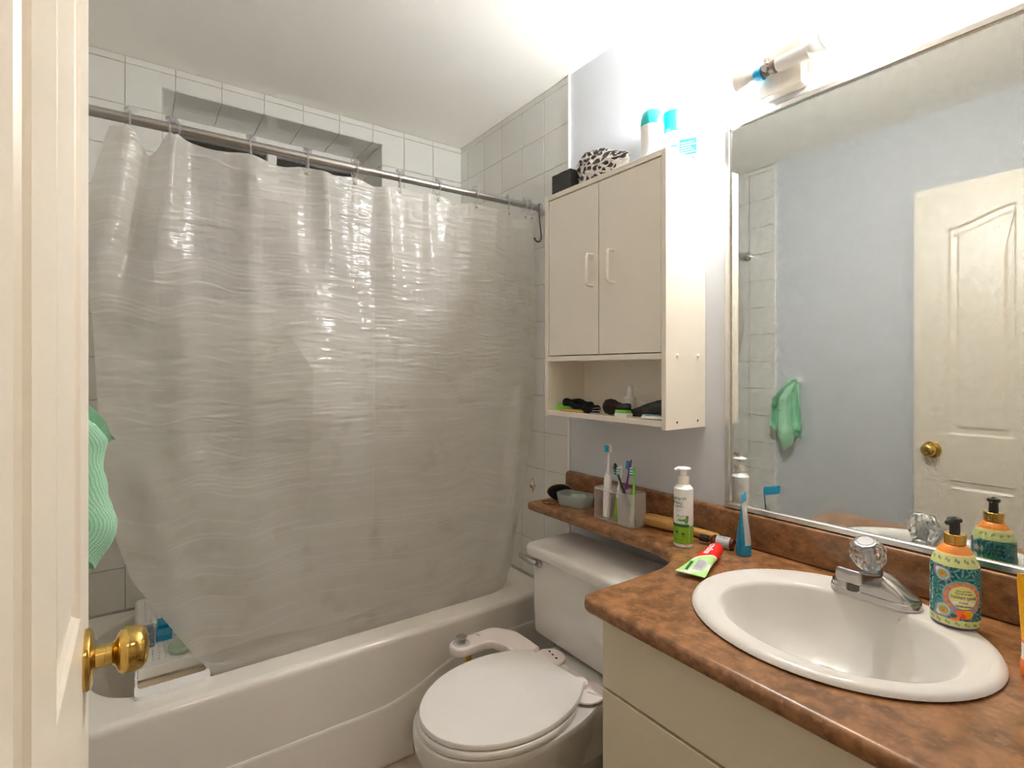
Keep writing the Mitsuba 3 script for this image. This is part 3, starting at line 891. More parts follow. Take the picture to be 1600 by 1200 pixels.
for t in np.linspace(0, 1, 14):
    y = 1.145 - .195 * t
    hz, hx_ = .0075 + .0215 * float(smooth01(0, .9, t)), .010 + .010 * float(smooth01(0, .6, t))
    ringsT.append(np.stack([1.234 + .006 * t + hx_ * np.cos(np.arange(24) * PI / 12), np.full(24, y), SZ + .0005 + hz + hz * np.sin(np.arange(24) * PI / 12) * .98], 1))
part(tr, 'body', loft(ringsT), 'black_plastic', 40)
part(tr, 'switch', rbox(1.216, 1.222, 1.02, 1.05, SZ + .018, SZ + .030, .002), 'black_box', 30)
gs = thing('two_tone_box', 'small green and white box in front of the black trimmer', 'box')
part(gs, 'white_base', rbox(1.183, 1.212, 1.078, 1.128, SZ, SZ + .012, .003), 'white_plastic')
part(gs, 'green_lid', rbox(1.184, 1.211, 1.082, 1.127, SZ + .0121, SZ + .020, .003), 'lime', 30, 'green lid')
pt = thing('flat_tube', 'flat white and blue tube poking over the shelf edge at the right', 'tube')
Mp = frame((1.197, .985, SZ + .0046), (-.35, 1, 0), (-1, -.35, -.42))
part(pt, 'tube_body', put(pillow(arc_round([(-.038, -.009), (.038, -.011), (.038, .011), (-.038, .009)], .003), bull(0, .007, .003)), Mp), 'white_plastic')
part(pt, 'blue_print', put(cbox(-.032, .030, -.005, .001, .0070, .0074), Mp), 'blue_plastic', False, 'blue print')
db = thing('dropper_bottle', 'brown bottle with a black cap half hidden at the right end of the shelf', 'bottle')
c = (1.312, .972, SZ)
part(db, 'bottle_body', lathe([(0, 0), (.0145, 0), (.0155, .002), (.0155, .05), (.009, .058), (.0085, .062), (0, .062)], c, 28), 'amber_glass')
part(db, 'label', lathe([(.0158, .012), (.0158, .046), (.0154, .046), (.0154, .012)], c, 28), 'white_plastic')
part(db, 'cap', lathe([(0, .0622), (.012, .0622), (.012, .068), (.010, .07), (.010, .104), (.008, .107), (0, .107)], c, 24), 'joint_brown')

# ------------------------------------------------------------------ vanity, counter, sink
va = thing('vanity_cabinet', 'cream vanity cabinet with flat fronts under the brown counter', 'cabinet')
VX, VY0, VY1 = .790, YF + .002, .786
part(va, 'carcass', cat_([cbox(VX + .018, XR - .002, VY1 - .017, VY1 - .001, .0, .756), cbox(VX + .018, XR - .002, VY0, VY0 + .016, 0, .756),
                          cbox(VX + .018, VX + .034, VY0 + .016, VY1 - .017, .10, .620), cbox(VX + .018, VX + .034, VY0 + .016, VY1 - .017, .735, .756), cbox(VX + .06, VX + .07, VY0 + .016, VY1 - .017, 0, .10)]), 'vanity_cream', False)
part(va, 'drawer_front', cbox(VX, VX + .0175, VY0 + .002, VY1, .612, .754, .0015), 'vanity_cream', False)
part(va, 'door', cbox(VX, VX + .0175, .4355, VY1, .11, .606, .0015), 'vanity_cream', False)
part(va, 'door', cbox(VX, VX + .0175, VY0 + .002, .4325, .11, .606, .0015), 'vanity_cream', False)

CTZ = .790
corner = [(.767, VY0), (.767, .834), (1.03, .834)]
curve = []
# concave sweep from the deep counter into the shelf over the toilet tank
P0, P1, P2, P3 = np.array([1.00, .834]), np.array([1.105, .836]), np.array([1.158, .885]), np.array([1.160, .985])
for t in np.linspace(0, 1, 16):
    curve.append((1 - t) ** 3 * P0 + 3 * t * (1 - t) ** 2 * P1 + 3 * t * t * (1 - t) * P2 + t ** 3 * P3)
top = [np.array([XR - .001, VY0]), np.array([XR - .001, 1.532])]
outline = [top[0], top[1], np.array([1.160, 1.532])] + curve[::-1]
a = np.linspace(PI / 2, PI, 8)
outline += [np.array([.767 + .030 + .030 * math.cos(t), .834 - .030 + .030 * math.sin(t)]) for t in a]
outline += [np.array([.767, VY0])]
slab = pillow(np.array(outline), bull(.757, CTZ, .012, 5))
SKC, SKA, SKB = (1.067, .467), .233, .250
slab = sub(slab, loft([ell(SKC[0], SKC[1], SKA - .015, SKB - .015, .70), ell(SKC[0], SKC[1], SKA - .015, SKB - .015, .85)]))
ct = thing('countertop', 'brown mottled laminate countertop with a narrow shelf over the toilet tank', 'countertop')
part(ct, 'slab', slab, 'laminate', 35)
bs = pillow(arc_round([(VY0, CTZ + .0003), (1.532, CTZ + .0003), (1.532, .882), (VY0, .882)], [0, 0, .016, 0]), [(0, 0), (0, .011), (.0012, .0145), (.0035, .0168), (.007, .018)])
solo('backsplash', put(bs, np.array([[0, 0, -1, XR - .001], [1, 0, 0, 0], [0, 1, 0, 0], [0, 0, 0, 1.]])), 'laminate', 'brown laminate backsplash strip along the wall under the mirror', 'backsplash', 40)

sk = thing('sink', 'white oval drop-in sink in the brown counter', 'sink')
R = lambda cx, cy, a, b, z: ell(cx, cy, a, b, z, 96)
c0, c1 = SKC, (1.044, .456)
rg = [R(*c0, SKA - .004, SKB - .004, CTZ + .0005), R(*c0, SKA, SKB, CTZ + .004), R(*c0, SKA - .003, SKB - .003, CTZ + .010), R(*c0, SKA - .010, SKB - .010, CTZ + .0135), R(*c0, SKA - .020, SKB - .020, CTZ + .0145)]
rg += [R(*c1, .174, .203, CTZ + .0135), R(*c1, .168, .197, CTZ + .011), R(*c1, .163, .192, CTZ + .004), R(*c1, .156, .184, CTZ - .02), R(1.046, .456, .140, .166, CTZ - .07), R(1.05, .456, .112, .134, CTZ - .105), R(1.055, .456, .07, .085, CTZ - .124), R(1.06, .456, .023, .023, CTZ - .130)]
under = [R(1.06, .456, .023, .023, CTZ - .140), R(1.05, .456, .118, .140, CTZ - .115), R(1.046, .456, .147, .173, CTZ - .075), R(*c1, .163, .191, CTZ - .02), R(*c0, SKA - .03, SKB - .03, CTZ - .006), R(*c0, SKA - .018, SKB - .018, CTZ + .0005)]
part(sk, 'basin', loft(rg + under, closed=True), 'porcelain', 50)
part(sk, 'drain_ring', lathe([(0, 0), (.0225, 0), (.0225, .003), (.017, .004), (.0155, .001), (0, .001)], (1.06, .456, CTZ - .1355), 32), 'chrome')

# faucet
FX, FY, FZ = 1.228, .449, CTZ + .0145
fc = thing('faucet', 'worn chrome faucet with a clear faceted knob on the sink', 'faucet')


def stad(hw, hl, z, n=12, cx=FX, cy=FY):
    return rr(cx, cy, hw, hl, min(hw, hl) - 1e-4, z, n)


part(fc, 'base_plate', loft([stad(.031, .080, FZ), stad(.0315, .0805, FZ + .002), stad(.0305, .0795, FZ + .011), stad(.029, .078, FZ + .0125)]), 'worn_chrome', 35)
sec = []
for t in np.linspace(-1, 1, 41):
    y = FY + t * .0775
    u = abs(t)
    h = .007 + .035 * float(smooth01(1.06, .16, u) ** .85)
    wv = .0285 * math.sqrt(max(.02, 1 - (max(0, u - .66) / .345) ** 2))
    aa = np.linspace(0, PI, 15)
    ring = [(FX - wv * math.copysign(abs(math.cos(q)) ** .62, math.cos(q)), y, FZ + .0128 + h * math.sin(q) ** .62) for q in aa]
    sec.append(np.array(ring))
part(fc, 'body', loft(sec), 'worn_chrome', 45)
sp_ = []
for t in np.linspace(0, 1, 12):
    x = FX + .010 - .124 * t
    zc = FZ + .036 + .033 * t - .004 * math.sin(PI * t)
    hw, hh = .0205 + .003 * t, .015 - .0015 * t
    r0 = rr(0, 0, hw, hh, .007, 0, 6)
    sp_.append(np.c_[np.full(len(r0), x), FY + .002 * t + r0[:, 0], zc + r0[:, 1]])
q0 = sp_[-1].copy()
for dx_, k_ in ((.0025, .93), (.004, .78)):
    q1 = q0.copy()
    m_ = q0[:, 1:].mean(0)
    q1[:, 1:] = m_ + (q0[:, 1:] - m_) * k_
    q1[:, 0] -= dx_
    sp_.append(q1)
part(fc, 'spout', loft(sp_), 'worn_chrome', 35)
part(fc, 'aerator', lathe([(0, -.010), (.0105, -.010), (.011, -.008), (.011, .004), (0, .004)], (FX - .096, FY + .002, FZ + .0475), 24), 'dark_metal')
ka = np.array([-.42, 0, 1.0]) / math.hypot(.42, 1)
Mk = frame((1.217, FY, FZ + .046), np.cross((0, 1, 0), ka), (0, 1, 0))
part(fc, 'collar', put(lathe([(0, 0), (.0195, 0), (.0195, .012), (.0175, .019), (.0150, .0218), (0, .0218)], n=36), Mk), 'worn_chrome', 30)


def crystal():
    """Fluted acrylic knob: twelve lobes with crossing facets, all flat faces."""
    rings = []
    n = 24
    for k, (r, z, dep) in enumerate(((.0170, .022, 0), (.0225, .028, .05), (.0285, .038, .10), (.0325, .050, .14), (.0335, .058, .14), (.0310, .068, .12), (.0265, .0755, .06), (.0225, .0800, 0))):
        a = (np.arange(n) + .5 * (k % 2)) * 2 * PI / n
        rad = r * (1 - dep * (np.arange(n) % 2))
        rings.append(np.stack([rad * np.cos(a), rad * np.sin(a), np.full(n, z)], 1))
    return loft(rings)


part(fc, 'knob_core', put(lathe([(0, .0225), (.0075, .0225), (.0095, .045), (.0080, .060), (0, .062)], n=10), Mk), 'grey_label', False)
part(fc, 'knob', put(crystal(), Mk), 'crystal', False, 'clear faceted acrylic knob')
part(fc, 'knob_cap', put(lathe([(0, .0802), (.0190, .0802), (.0190, .083), (.0155, .0835), (.0155, .0825), (0, .0825)], n=32), Mk), 'chrome', 30)
part(fc, 'knob_cap__cap_disc', put(lathe([(0, .0826), (.0150, .0826), (.0140, .0842), (0, .0850)], n=32), Mk), 'grey_label', 30)

# mirror
MY0, MY1, MZ0, MZ1 = .110, .861, .8835, 1.953
mr = thing('mirror', 'large metal framed wall mirror over the sink', 'mirror')
FW, MX = .016, XR
part(mr, 'glass', cbox(MX - .006, MX - .001, MY0 + .004, MY1 - .004, MZ0 + .004, MZ1 - .004), 'mirror_glass', False)


def bar(p, q, horiz):
    (y0, z0), (y1, z1) = p, q
    return cbox(MX - .014, MX - .0005, y0, y1, z0, z1, .0025)


part(mr, 'frame_strip', bar((MY0, MZ0), (MY1, MZ0 + FW), 1), 'frame_metal', False)
part(mr, 'frame_strip', bar((MY0, MZ1 - FW), (MY1, MZ1), 1), 'frame_metal', False)
part(mr, 'frame_strip', bar((MY1 - FW, MZ0 + FW), (MY1, MZ1 - FW), 0), 'frame_metal', False)
part(mr, 'frame_strip', bar((MY0, MZ0 + FW), (MY0 + FW, MZ1 - FW), 0), 'frame_metal', False)

# ------------------------------------------------------------------ toilet with bidet attachment
TYC = 1.165
to = thing('toilet', 'white toilet with closed lid between the bathtub and the vanity', 'toilet')


def seat_outline(f=0.0, n=30, x1=1.0, tail=.110):
    """Rounded front, sides narrowing to a straight back edge; f grows it."""
    cx, a, b = .800, .236 + f, .181 + f
    p = []
    for q in np.linspace(PI / 2, 3 * PI / 2, n):
        p.append((cx + a * math.cos(q), TYC + b * math.sin(q)))
    for t in np.linspace(0.1, 1, 8):
        p.append((cx + (x1 - cx) * t, TYC - (b - (b - tail) * t ** 2.2)))
    for t in np.linspace(1, .1, 8):
        p.append((cx + (x1 - cx) * t, TYC + (b - (b - tail) * t ** 2.2)))
    return np.array(p)


TURN = trimesh.transformations.rotation_matrix(.085, (0, 0, 1), (.80, TYC, 0))
part(to, 'lid', put(pillow(seat_outline(0, 40), [(.003, .3945), (0, .3965), (0, .4035), (.0025, .4075), (.012, .4095), (.04, .4105)]), TURN), 'seat_plastic', 45)
part(to, 'seat', put(pillow(seat_outline(.004, 40, .985), [(.004, .3735), (.001, .376), (0, .384), (.002, .3905), (.006, .3928)]), TURN), 'seat_plastic', 45)


def bowl_ring(cx, a, b, z, tail):
    t = np.arange(64) * 2 * PI / 64
    cs, sn = np.cos(t), np.sin(t)
    x = cx + a * np.sign(cs) * np.abs(cs) ** np.where(cs > 0, .75, 1.0)
    return np.stack([x + np.where(cs > 0, tail * cs ** 2, 0), TYC + b * np.sign(sn) * np.abs(sn) ** .92, np.full(64, z)], 1)


part(to, 'bowl', loft([bowl_ring(.86, .20, .105, 0, .12), bowl_ring(.86, .20, .105, .03, .12), bowl_ring(.87, .185, .10, .08, .11), bowl_ring(.85, .20, .115, .17, .10), bowl_ring(.82, .232, .150, .26, .09),
                       bowl_ring(.80, .245, .176, .32, .09), bowl_ring(.80, .246, .184, .352, .09), bowl_ring(.80, .246, .184, .3695, .09), bowl_ring(.80, .243, .181, .3725, .09)]), 'porcelain', 50)
dk = [rr(1.13, TYC, .165, .115, .03, .20), rr(1.13, TYC, .165, .135, .03, .30), rr(1.13, TYC, .165, .150, .03, .345), rr(1.13, TYC, .165, .152, .03, .366), rr(1.13, TYC, .162, .149, .03, .3695)]
part(to, 'rear_deck', loft(dk), 'porcelain', 45)
tk = [rr(1.186, TYC, .088, .248, .03, .386), rr(1.186, TYC, .094, .256, .035, .392), rr(1.186, TYC, .097, .260, .035, .46), rr(1.186, TYC, .099, .262, .035, .645)]
part(to, 'tank', loft(tk), 'porcelain', 45)
tl = [rr(1.184, TYC, .108, .272, .035, .6455), rr(1.184, TYC, .115, .279, .04, .650), rr(1.184, TYC, .116, .280, .04, .668), rr(1.184, TYC, .111, .275, .04, .679), rr(1.184, TYC, .095, .259, .04, .6845), rr(1.184, TYC, .05, .2, .03, .686)]
part(to, 'tank_lid', loft(tl), 'porcelain', 50)
lv = part(to, 'flush_lever', cat_([put(lathe([(0, 0), (.017, 0), (.017, .005), (.012, .012), (0, .012)], n=28), frame((1.0865, 1.372, .630), (0, 1, 0), (0, 0, -1))),
      tube([(1.074, 1.372, .630), (1.067, 1.385, .632), (1.064, 1.41, .634), (1.064, 1.442, .637), (1.068, 1.456, .638)], [.010, .0115, .010, .0085, .006], 14)]), 'worn_chrome', 45, 'chrome flush lever')
for s in (-1, 1):
    part(to, 'tank_bolt', lathe([(0, 0), (.011, 0), (.011, .02), (0, .022)], (1.17, TYC + s * .09, .368), 16), 'white_plastic')

bd = thing('bidet_attachment', 'pinkish white bidet attachment with a chrome knob under the toilet seat', 'bidet')
arm = arc_round([(1.03, 1.30), (1.03, 1.415), (.985, 1.492), (.80, 1.492), (.80, 1.418), (.925, 1.418), (.945, 1.36), (.945, 1.30)], [0, .06, .05, .035, .034, .03, .012, 0], 9)
part(bd, 'control_arm', pillow(arm, [(.004, .374), (0, .378), (0, .396), (.003, .400), (.008, .4025)]), 'bidet_plastic', 45)
part(bd, 'plate', cbox(.985, 1.055, 1.05, 1.315, .3735, .379, .002), 'bidet_plastic', False)
for (x, y, r) in ((1.035, 1.255, .048), (1.005, 1.062, .052)):
    dsk = pillow(ell(x, y, r, r, 0, 40)[:, :2], bull(.3795, .3865, .003))
    part(bd, 'mount_disc', dsk, 'bidet_plastic', 40)
for k, (y0) in enumerate((1.278, 1.258, 1.236)):
    part(bd, 'slot', cbox(1.050 - .004 * k, 1.056 - .004 * k, y0 - .004, y0 + .004, .3866, .3872), 'dark_line', False)
part(bd, 'slot', put(cbox(-.022, .022, -.003, .003, 0, .0007), frame((1.014, 1.038, .3866), (.5, -1, 0), (1, .5, 0))), 'grey_label', False)
part(bd, 'mount_screw', lathe([(0, 0), (.020, 0), (.020, .012), (.014, .018), (0, .019)], (1.010, 1.088, .3866), 20), 'bidet_plastic')
for k in range(2):
    part(bd, 'print_line', cbox(1.068 + .009 * k, 1.072 + .009 * k, 1.135, 1.175 - .012 * k, .3697, .3703), 'dark_line', False)
kc = (.838, 1.455, .4026)
part(bd, 'knob_ring', lathe([(.021, 0), (.027, 0), (.027, .0006), (.021, .0006), (.021, 0)], kc, 32), 'grey_label')
part(bd, 'control_knob', lathe([(0, .0006), (.0175, .0006), (.0185, .003), (.0185, .018), (.017, .021), (.012, .0215), (.010, .0205), (0, .0205)], kc, 32), 'chrome', 30, 'chrome control knob')
part(bd, 'hose_fitting', cat_([cyl((.853, 1.44, .345), (.853, 1.44, .3735), .011, n=6), tube([(.853, 1.44, .348), (.86, 1.44, .30), (.90, 1.44, .24), (.99, 1.44, .19), (1.10, 1.42, .17), (1.2, 1.40, .17)], .006, 10)]), 'brass', 30, 'brass hose fitting')
part(bd, 'arm_mark', put(text('bidet', .006, .0004), frame((.905, 1.468, .4026), (.25, -1, 0), (1, .25, 0))), 'grey_print', False)

# ------------------------------------------------------------------ bath tray on the tub
by_ = thing('bath_tray', 'white plastic bath tray with a perforated shelf across the bathtub', 'tray')
BX, BW = .081, .087
ZT = TZ + .0006
outer = rr(BX, 2.012, BW, .334, .022, 0, 8)[:, :2]
inner = rr(BX, 2.022, BW - .007, .300, .012, 0, 8)[:, :2]
ring = Polygon(outer).difference(Polygon(inner))
part(by_, 'rim', cat_([put(extr(ring, .011), frame((0, 0, ZT), (1, 0, 0), (0, 1, 0)))]), 'white_plastic', False)
fl = sbox(BX - BW + .0075, 1.785, BX + BW - .0075, 2.317)
hol = []
for i in range(9):
    for j in range(26):
        hol.append(Polygon(ell(BX - .058 + i * .0145, 1.82 + j * .0185, .0028, .0046, 0, 8)[:, :2]))
fl = fl.difference(shapely.union_all(hol))
part(by_, 'perforated_shelf', put(extr(fl, .003), frame((0, 0, ZT + .033), (1, 0, 0), (0, 1, 0))), 'white_plastic', False)
part(by_, 'front_lip', cbox(BX - BW + .008, BX + BW - .008, 1.774, 1.7845, ZT + .008, ZT + .0365, .001), 'white_plastic', False)
part(by_, 'gap_floor', cbox(BX - BW + .008, BX + BW - .008, 1.7225, 1.7735, ZT + .001, ZT + .003, .001), 'dull_beige', False)
for s in (-1, 1):
    part(by_, 'side_rail', cbox(BX + s * (BW - .004) - .0025, BX + s * (BW - .004) + .0025, 1.735, 2.31, ZT + .0112, ZT + .0325, .001), 'white_plastic', False)
solo('soap_bar', pillow(ell(.108, 1.846, .034, .046, 0, 40)[:, :2], bull(ZT + .0366, ZT + .056, .009)), 'soap_green', 'pale green oval soap bar on the bath tray', 'soap', 50)
pk = thing('plastic_pack', 'blue and clear plastic pack lying on the bath tray behind the soap', 'package')
part(pk, 'blue_card', rbox(.048, .088, 1.925, 1.975, ZT + .0366, ZT + .056, .003), 'blue_plastic')
part(pk, 'blue_card', rbox(.052, .120, 1.983, 2.04, ZT + .0366, ZT + .064, .003), 'blue_plastic')
part(pk, 'clear_blister', rbox(.004, .044, 1.90, 2.06, ZT + .0366, ZT + .046, .004), 'clear_film')
for k in range(9):
    part(pk, 'ridge', cbox(.006, .042, 1.908 + .017 * k, 1.9105 + .017 * k, ZT + .0462, ZT + .0474), 'blue_plastic' if k % 3 == 0 else 'clear_film', False)

# ------------------------------------------------------------------ green towel on its wall hook
tw = thing('wall_hook', 'small white double wall hook that holds the green towel', 'hook')
HY, HZ = 1.405, 1.212
part(tw, 'plate', rbox(XL, XL + .006, HY - .028, HY + .028, HZ - .022, HZ + .012, .0028), 'cloth_hook')
for s in (-1, 1):
    part(tw, 'peg', tube([(XL + .004, HY + s * .018, HZ - .006), (XL + .030, HY + s * .018, HZ - .010), (XL + .040, HY + s * .018, HZ - .003), (XL + .043, HY + s * .018, HZ + .008)], .0045, 10), 'cloth_hook', 40)


def towel_mesh(nu=130, nv=200):
    """A cloth gathered at the hook, opening downwards into folds, with one corner flap."""
    U, Vv = np.meshgrid(np.linspace(-1, 1, nu), np.linspace(0, 1, nv))
    zc = HZ + .004 - .345 * Vv
    spread = .024 + .052 * smooth01(0, .45, Vv) - .024 * smooth01(.75, 1, Vv)
    yc = HY + .012 + .030 * smooth01(.05, .4, Vv) - .018 * smooth01(.55, 1, Vv)
    depth = .012 + .038 * smooth01(.0, .32, Vv) - .010 * np.sin(PI * smooth01(.25, .6, Vv))
    ph = U * PI * 1.55
    y = yc + spread * U + .010 * np.sin(ph * 2 + 2 * Vv)
    x = XL + .034 + .024 * smooth01(0, .3, Vv) + depth * np.cos(ph + .6 * Vv) * (.75 + .25 * np.cos(U * 2)) + .024 * np.exp(-((Vv - .80) / .13) ** 2) - .012 * smooth01(.88, 1, Vv) + .006 * np.sin(9 * U + 6 * Vv)
    z = zc + .045 * np.abs(U) ** 1.5 * smooth01(.5, 1, Vv) - .028 * np.cos(ph) * smooth01(.6, 1, Vv) + .012 * U * Vv
    x = np.maximum(x, XL + .008 + .012 * (1 - np.abs(U)))
    P = np.stack([x, y, z], -1).reshape(-1, 3)
    P += .006 * (meshkit.fbm(P * 40, 3, 4)[:, None] - .5)
    uv = np.stack([(U + 1) / 2, Vv], -1).reshape(-1, 2)
    a = np.arange((nv - 1) * nu).reshape(nv - 1, nu)[:, :-1].reshape(-1)
    F = np.concatenate([np.stack([a, a + nu, a + 1], 1), np.stack([a + 1, a + nu, a + nu + 1], 1)])
    return P, F, uv


def flap_mesh(nu=60, nv=60):
    """The towel's corner that turns out and forward from the hook."""
    U, Vv = np.meshgrid(np.linspace(0, 1, nu), np.linspace(0, 1, nv))
    A, Bq, Cq, Dq = np.array([XL + .030, HY - .012, HZ + .010]), np.array([XL + .072, HY + .085, HZ - .135]), np.array([XL + .075, HY + .005, HZ - .004]), np.array([XL + .127, HY + .078, HZ - .100])
    P = ((1 - U) * (1 - Vv))[..., None] * A + (U * (1 - Vv))[..., None] * Bq + ((1 - U) * Vv)[..., None] * Cq + (U * Vv)[..., None] * Dq
    P[..., 0] += .018 * np.sin(PI * Vv) * (1 - .3 * U) + .004 * np.sin(7 * U + 5 * Vv)
    P[..., 2] += .012 * np.sin(PI * Vv) * U
    P = P.reshape(-1, 3)
    uv = np.stack([U * .5, Vv * .4], -1).reshape(-1, 2)
    a = np.arange((nv - 1) * nu).reshape(nv - 1, nu)[:, :-1].reshape(-1)
    F = np.concatenate([np.stack([a, a + nu, a + 1], 1), np.stack([a + 1, a + nu, a + nu + 1], 1)])
    return P, F, uv


gt = thing('green_towel', 'green checked cloth towel hanging from the white wall hook behind the door', 'towel')
P, F, uv = towel_mesh()
part(gt, 'hanging_cloth', (P, F), 'towel_cloth', True, uv=uv)
P, F, uv = flap_mesh()
part(gt, 'folded_corner', (P, F), 'towel_cloth', True, uv=uv)

# ------------------------------------------------------------------ toiletries on the counter
def tube_rings(c, r, zs_, crimp, wmax, n=40, top=None):
    """Rings of a squeezed tube: round at the cap, flat at the crimp."""
    d = np.array(crimp, float) / np.linalg.norm(crimp)
    e = np.array([-d[1], d[0]])
    out = []
    a = np.arange(n) * 2 * PI / n
    for z, f in zs_:
        A, Bm = r + (wmax - r) * f, max(r * (1 - f), .0009)
        p = np.array(c[:2]) + A * np.cos(a)[:, None] * d + Bm * np.sin(a)[:, None] * e
        out.append(np.c_[p, np.full(n, z)])
    return out


# hand wash bottle
hb = thing('hand_wash_bottle', 'patterned teal and orange hand wash bottle with a black pump at the sink', 'bottle')
c = (SOAP_C[0], SOAP_C[1], CTZ + .0147)
q = .80 - c[2]
body = lathe([(0, 0), (.032, 0), (.0345, .0015), (SOAP_R - .0004, .006), (SOAP_R, .0145), (SOAP_R, .1080 + q), (.0355, .1145 + q), (.0330, .1215 + q), (.0290, .1310 + q), (.0240, .1405 + q), (.0180, .1475 + q), (.014, .150 + q), (0, .150 + q)], c, 72)
part(hb, 'bottle_body', body, 'soap_label', 40)
part(hb, 'gold_collar', lathe([(0, 0), (.0162, 0), (.0165, .001), (.0165, .0172), (.0155, .0182), (.008, .0182), (0, .0182)], (c[0], c[1], .9505), 48), 'gold_collar', 30, 'shiny gold collar')
pm = [lathe([(0, 0), (.0080, 0), (.0080, .014), (.0072, .020), (0, .020)], (c[0], c[1], .9690), 32),
      lathe([(0, 0), (.008, 0), (.0108, .003), (.0112, .006), (.0100, .0085), (0, .0095)], (c[0], c[1], .9885), 32)]
d = np.array([-.93, .05])
pm.append(tube([(c[0], c[1], .9935), (c[0] - .016, c[1] + .003, .9925), (c[0] - .024, c[1] + .005, .990)], [.006, .0052, .0042], 12))
part(hb, 'pump', cat_(pm), 'black_plastic', 35, 'black pump head')
SR = SOAP_R + .0002
DK = .90


def decal(nm, poly, m, s, z, h=.0004, lift=0.0, ang=0):
    g = extr(shapely.affinity.scale(poly, DK, DK, origin=(0, 0)), h)
    if ang:
        g.apply_transform(trimesh.transformations.rotation_matrix(ang, (0, 0, 1)))
    g.apply_translation((0, 0, lift))
    return part(hb, nm, wrap(g, (c[0], c[1]), SR, SOAP_TH + s / SR, z, .003), m, False)


ms, mz = .0120, .862
disc = lambda r, k=32: Point(0, 0).buffer(r, k)
decal('medallion', disc(.0340), 'seafoam_print', ms, mz, .0004)
decal('medallion', disc(.0325), 'lilac_print', ms, mz, .0004, .0004)
for k in range(17):
    a = PI / 2 + k * 2 * PI / 17
    if -2.35 < ((a + PI) % (2 * PI) - PI) < -1.0:
        continue
    part(hb, 'dot', wrap(fine(extr(disc(.0033, 4), .0004).apply_translation((.0251 * math.cos(a), .0251 * math.sin(a), .0008)), .004), (c[0], c[1]), SR, SOAP_TH + ms / SR, mz), 'orange_print', False)
decal('medallion', disc(.0225), 'label_yellow', ms, mz + .002, .0004, .0010)
for s_, h_, dz_, mm in (('MADE IN ITALY', .0020, .0125, 'navy_print'), ('Hand wash', .0034, .0074, 'navy_print'), ('Italian gold', .0050, -.0002, 'navy_print')):
    part(hb, 'lettering', wrap(text(s_, h_, .0004).apply_translation((0, 0, .0014)), (c[0], c[1]), SR, SOAP_TH + ms / SR, mz + dz_, .003), mm, False)
rib = Polygon([(-.0165, -.0022), (-.013, -.0005), (-.004, .0012), (.006, .0012), (.014, -.0008), (.0165, -.0026), (.0155, -.0066), (.006, -.0038), (-.005, -.0036), (-.0155, -.0062)])
decal('ribbon', rib, 'white_plastic', ms, mz - .0050, .0004, .0014)
part(hb, 'lettering', wrap(text('honey', .0031, .0004).apply_translation((0, 0, .0018)), (c[0], c[1]), SR, SOAP_TH + ms / SR, mz - .0080, .003), 'navy_print', False)
for (dx, dz_, r) in ((-.009, -.0150, .0030), (-.003, -.0150, .0030), (.004, -.0150, .0030), (.010, -.0150, .0028)):
    decal('leaf_print', shapely.affinity.scale(disc(r, 5), 1.2, .6), 'grey_print', ms + DK * dx, mz + DK * dz_, .0004, .0012)
decal('honeycomb', Polygon([(-.013, .004), (-.006, .007), (.010, .008), (.0125, .001), (.011, -.008), (.004, -.0105), (-.008, -.0085), (-.013, -.003)]), 'orange_print', ms + .001, mz - .0262, .0004, .0018)
for (dx, dz_, r, mm) in ((-.0085, .001, .0058, 'orange_plastic'), (-.003, -.0045, .0050, 'red_print'), (.006, .0005, .0072, 'yellow_plastic'), (-.010, -.0095, .0030, 'orange_plastic')):
    decal('honey_print', disc(r, 7), mm, ms + .001 + DK * dx, mz - .0262 + DK * dz_, .0004, .0022)
for k in range(9):
    decal('comb_cell', disc(.0011, 3), 'gold_print', ms + .0035 + .0029 * (k % 3), mz - .0288 + .0029 * (k // 3), .0003, .0026)
decal('petal_print', Polygon([(-.008, 0), (-.002, .0028), (.007, .0006), (.008, -.0014), (-.001, -.0032)]), 'orange_print', ms - .0125, mz - .0385, .0004, .0004)
for (s_, z_, flip) in ((-.0178, .9000, 1), (-.0165, .8365, -1)):
    sy = lambda p: shapely.affinity.scale(p, 1, flip, origin=(0, 0))
    egg = shapely.union_all([disc(.0140), Polygon([(-.0135, -.004), (-.017, .010), (-.0135, .0165), (-.008, .0125), (0, .0135)]).buffer(.0015)])
    decal('paisley', sy(egg), 'lilac_print', s_, z_, .0004)
    decal('paisley', sy(disc(.0108).union(Polygon([(-.0105, 0), (-.0135, .0085), (-.0095, .0120), (0, .0105)]))), 'white_plastic', s_, z_, .0004, .0004)
    decal('paisley', sy(disc(.0096)), 'seafoam_print', s_, z_, .0004, .0008)
    star = Polygon([((.0078 if k % 2 else .0053) * math.cos(k * PI / 14), (.0078 if k % 2 else .0053) * math.sin(k * PI / 14)) for k in range(28)])
    decal('sun_print', star, 'gold_print', s_ + .0005, z_ + .001 * flip, .0004, .0012)
    for dx, dz_, w in ((-.0018, .0012, .0008), (.0018, .0012, .0008), (0, -.0018, .0013)):
        decal('sun_print__face_mark' if False else 'face_mark', shapely.affinity.scale(disc(w, 4), 1.3, .6), 'brown_cord', s_ + .0005 + DK * dx, z_ + .001 * flip + DK * dz_, .0003, .0016)

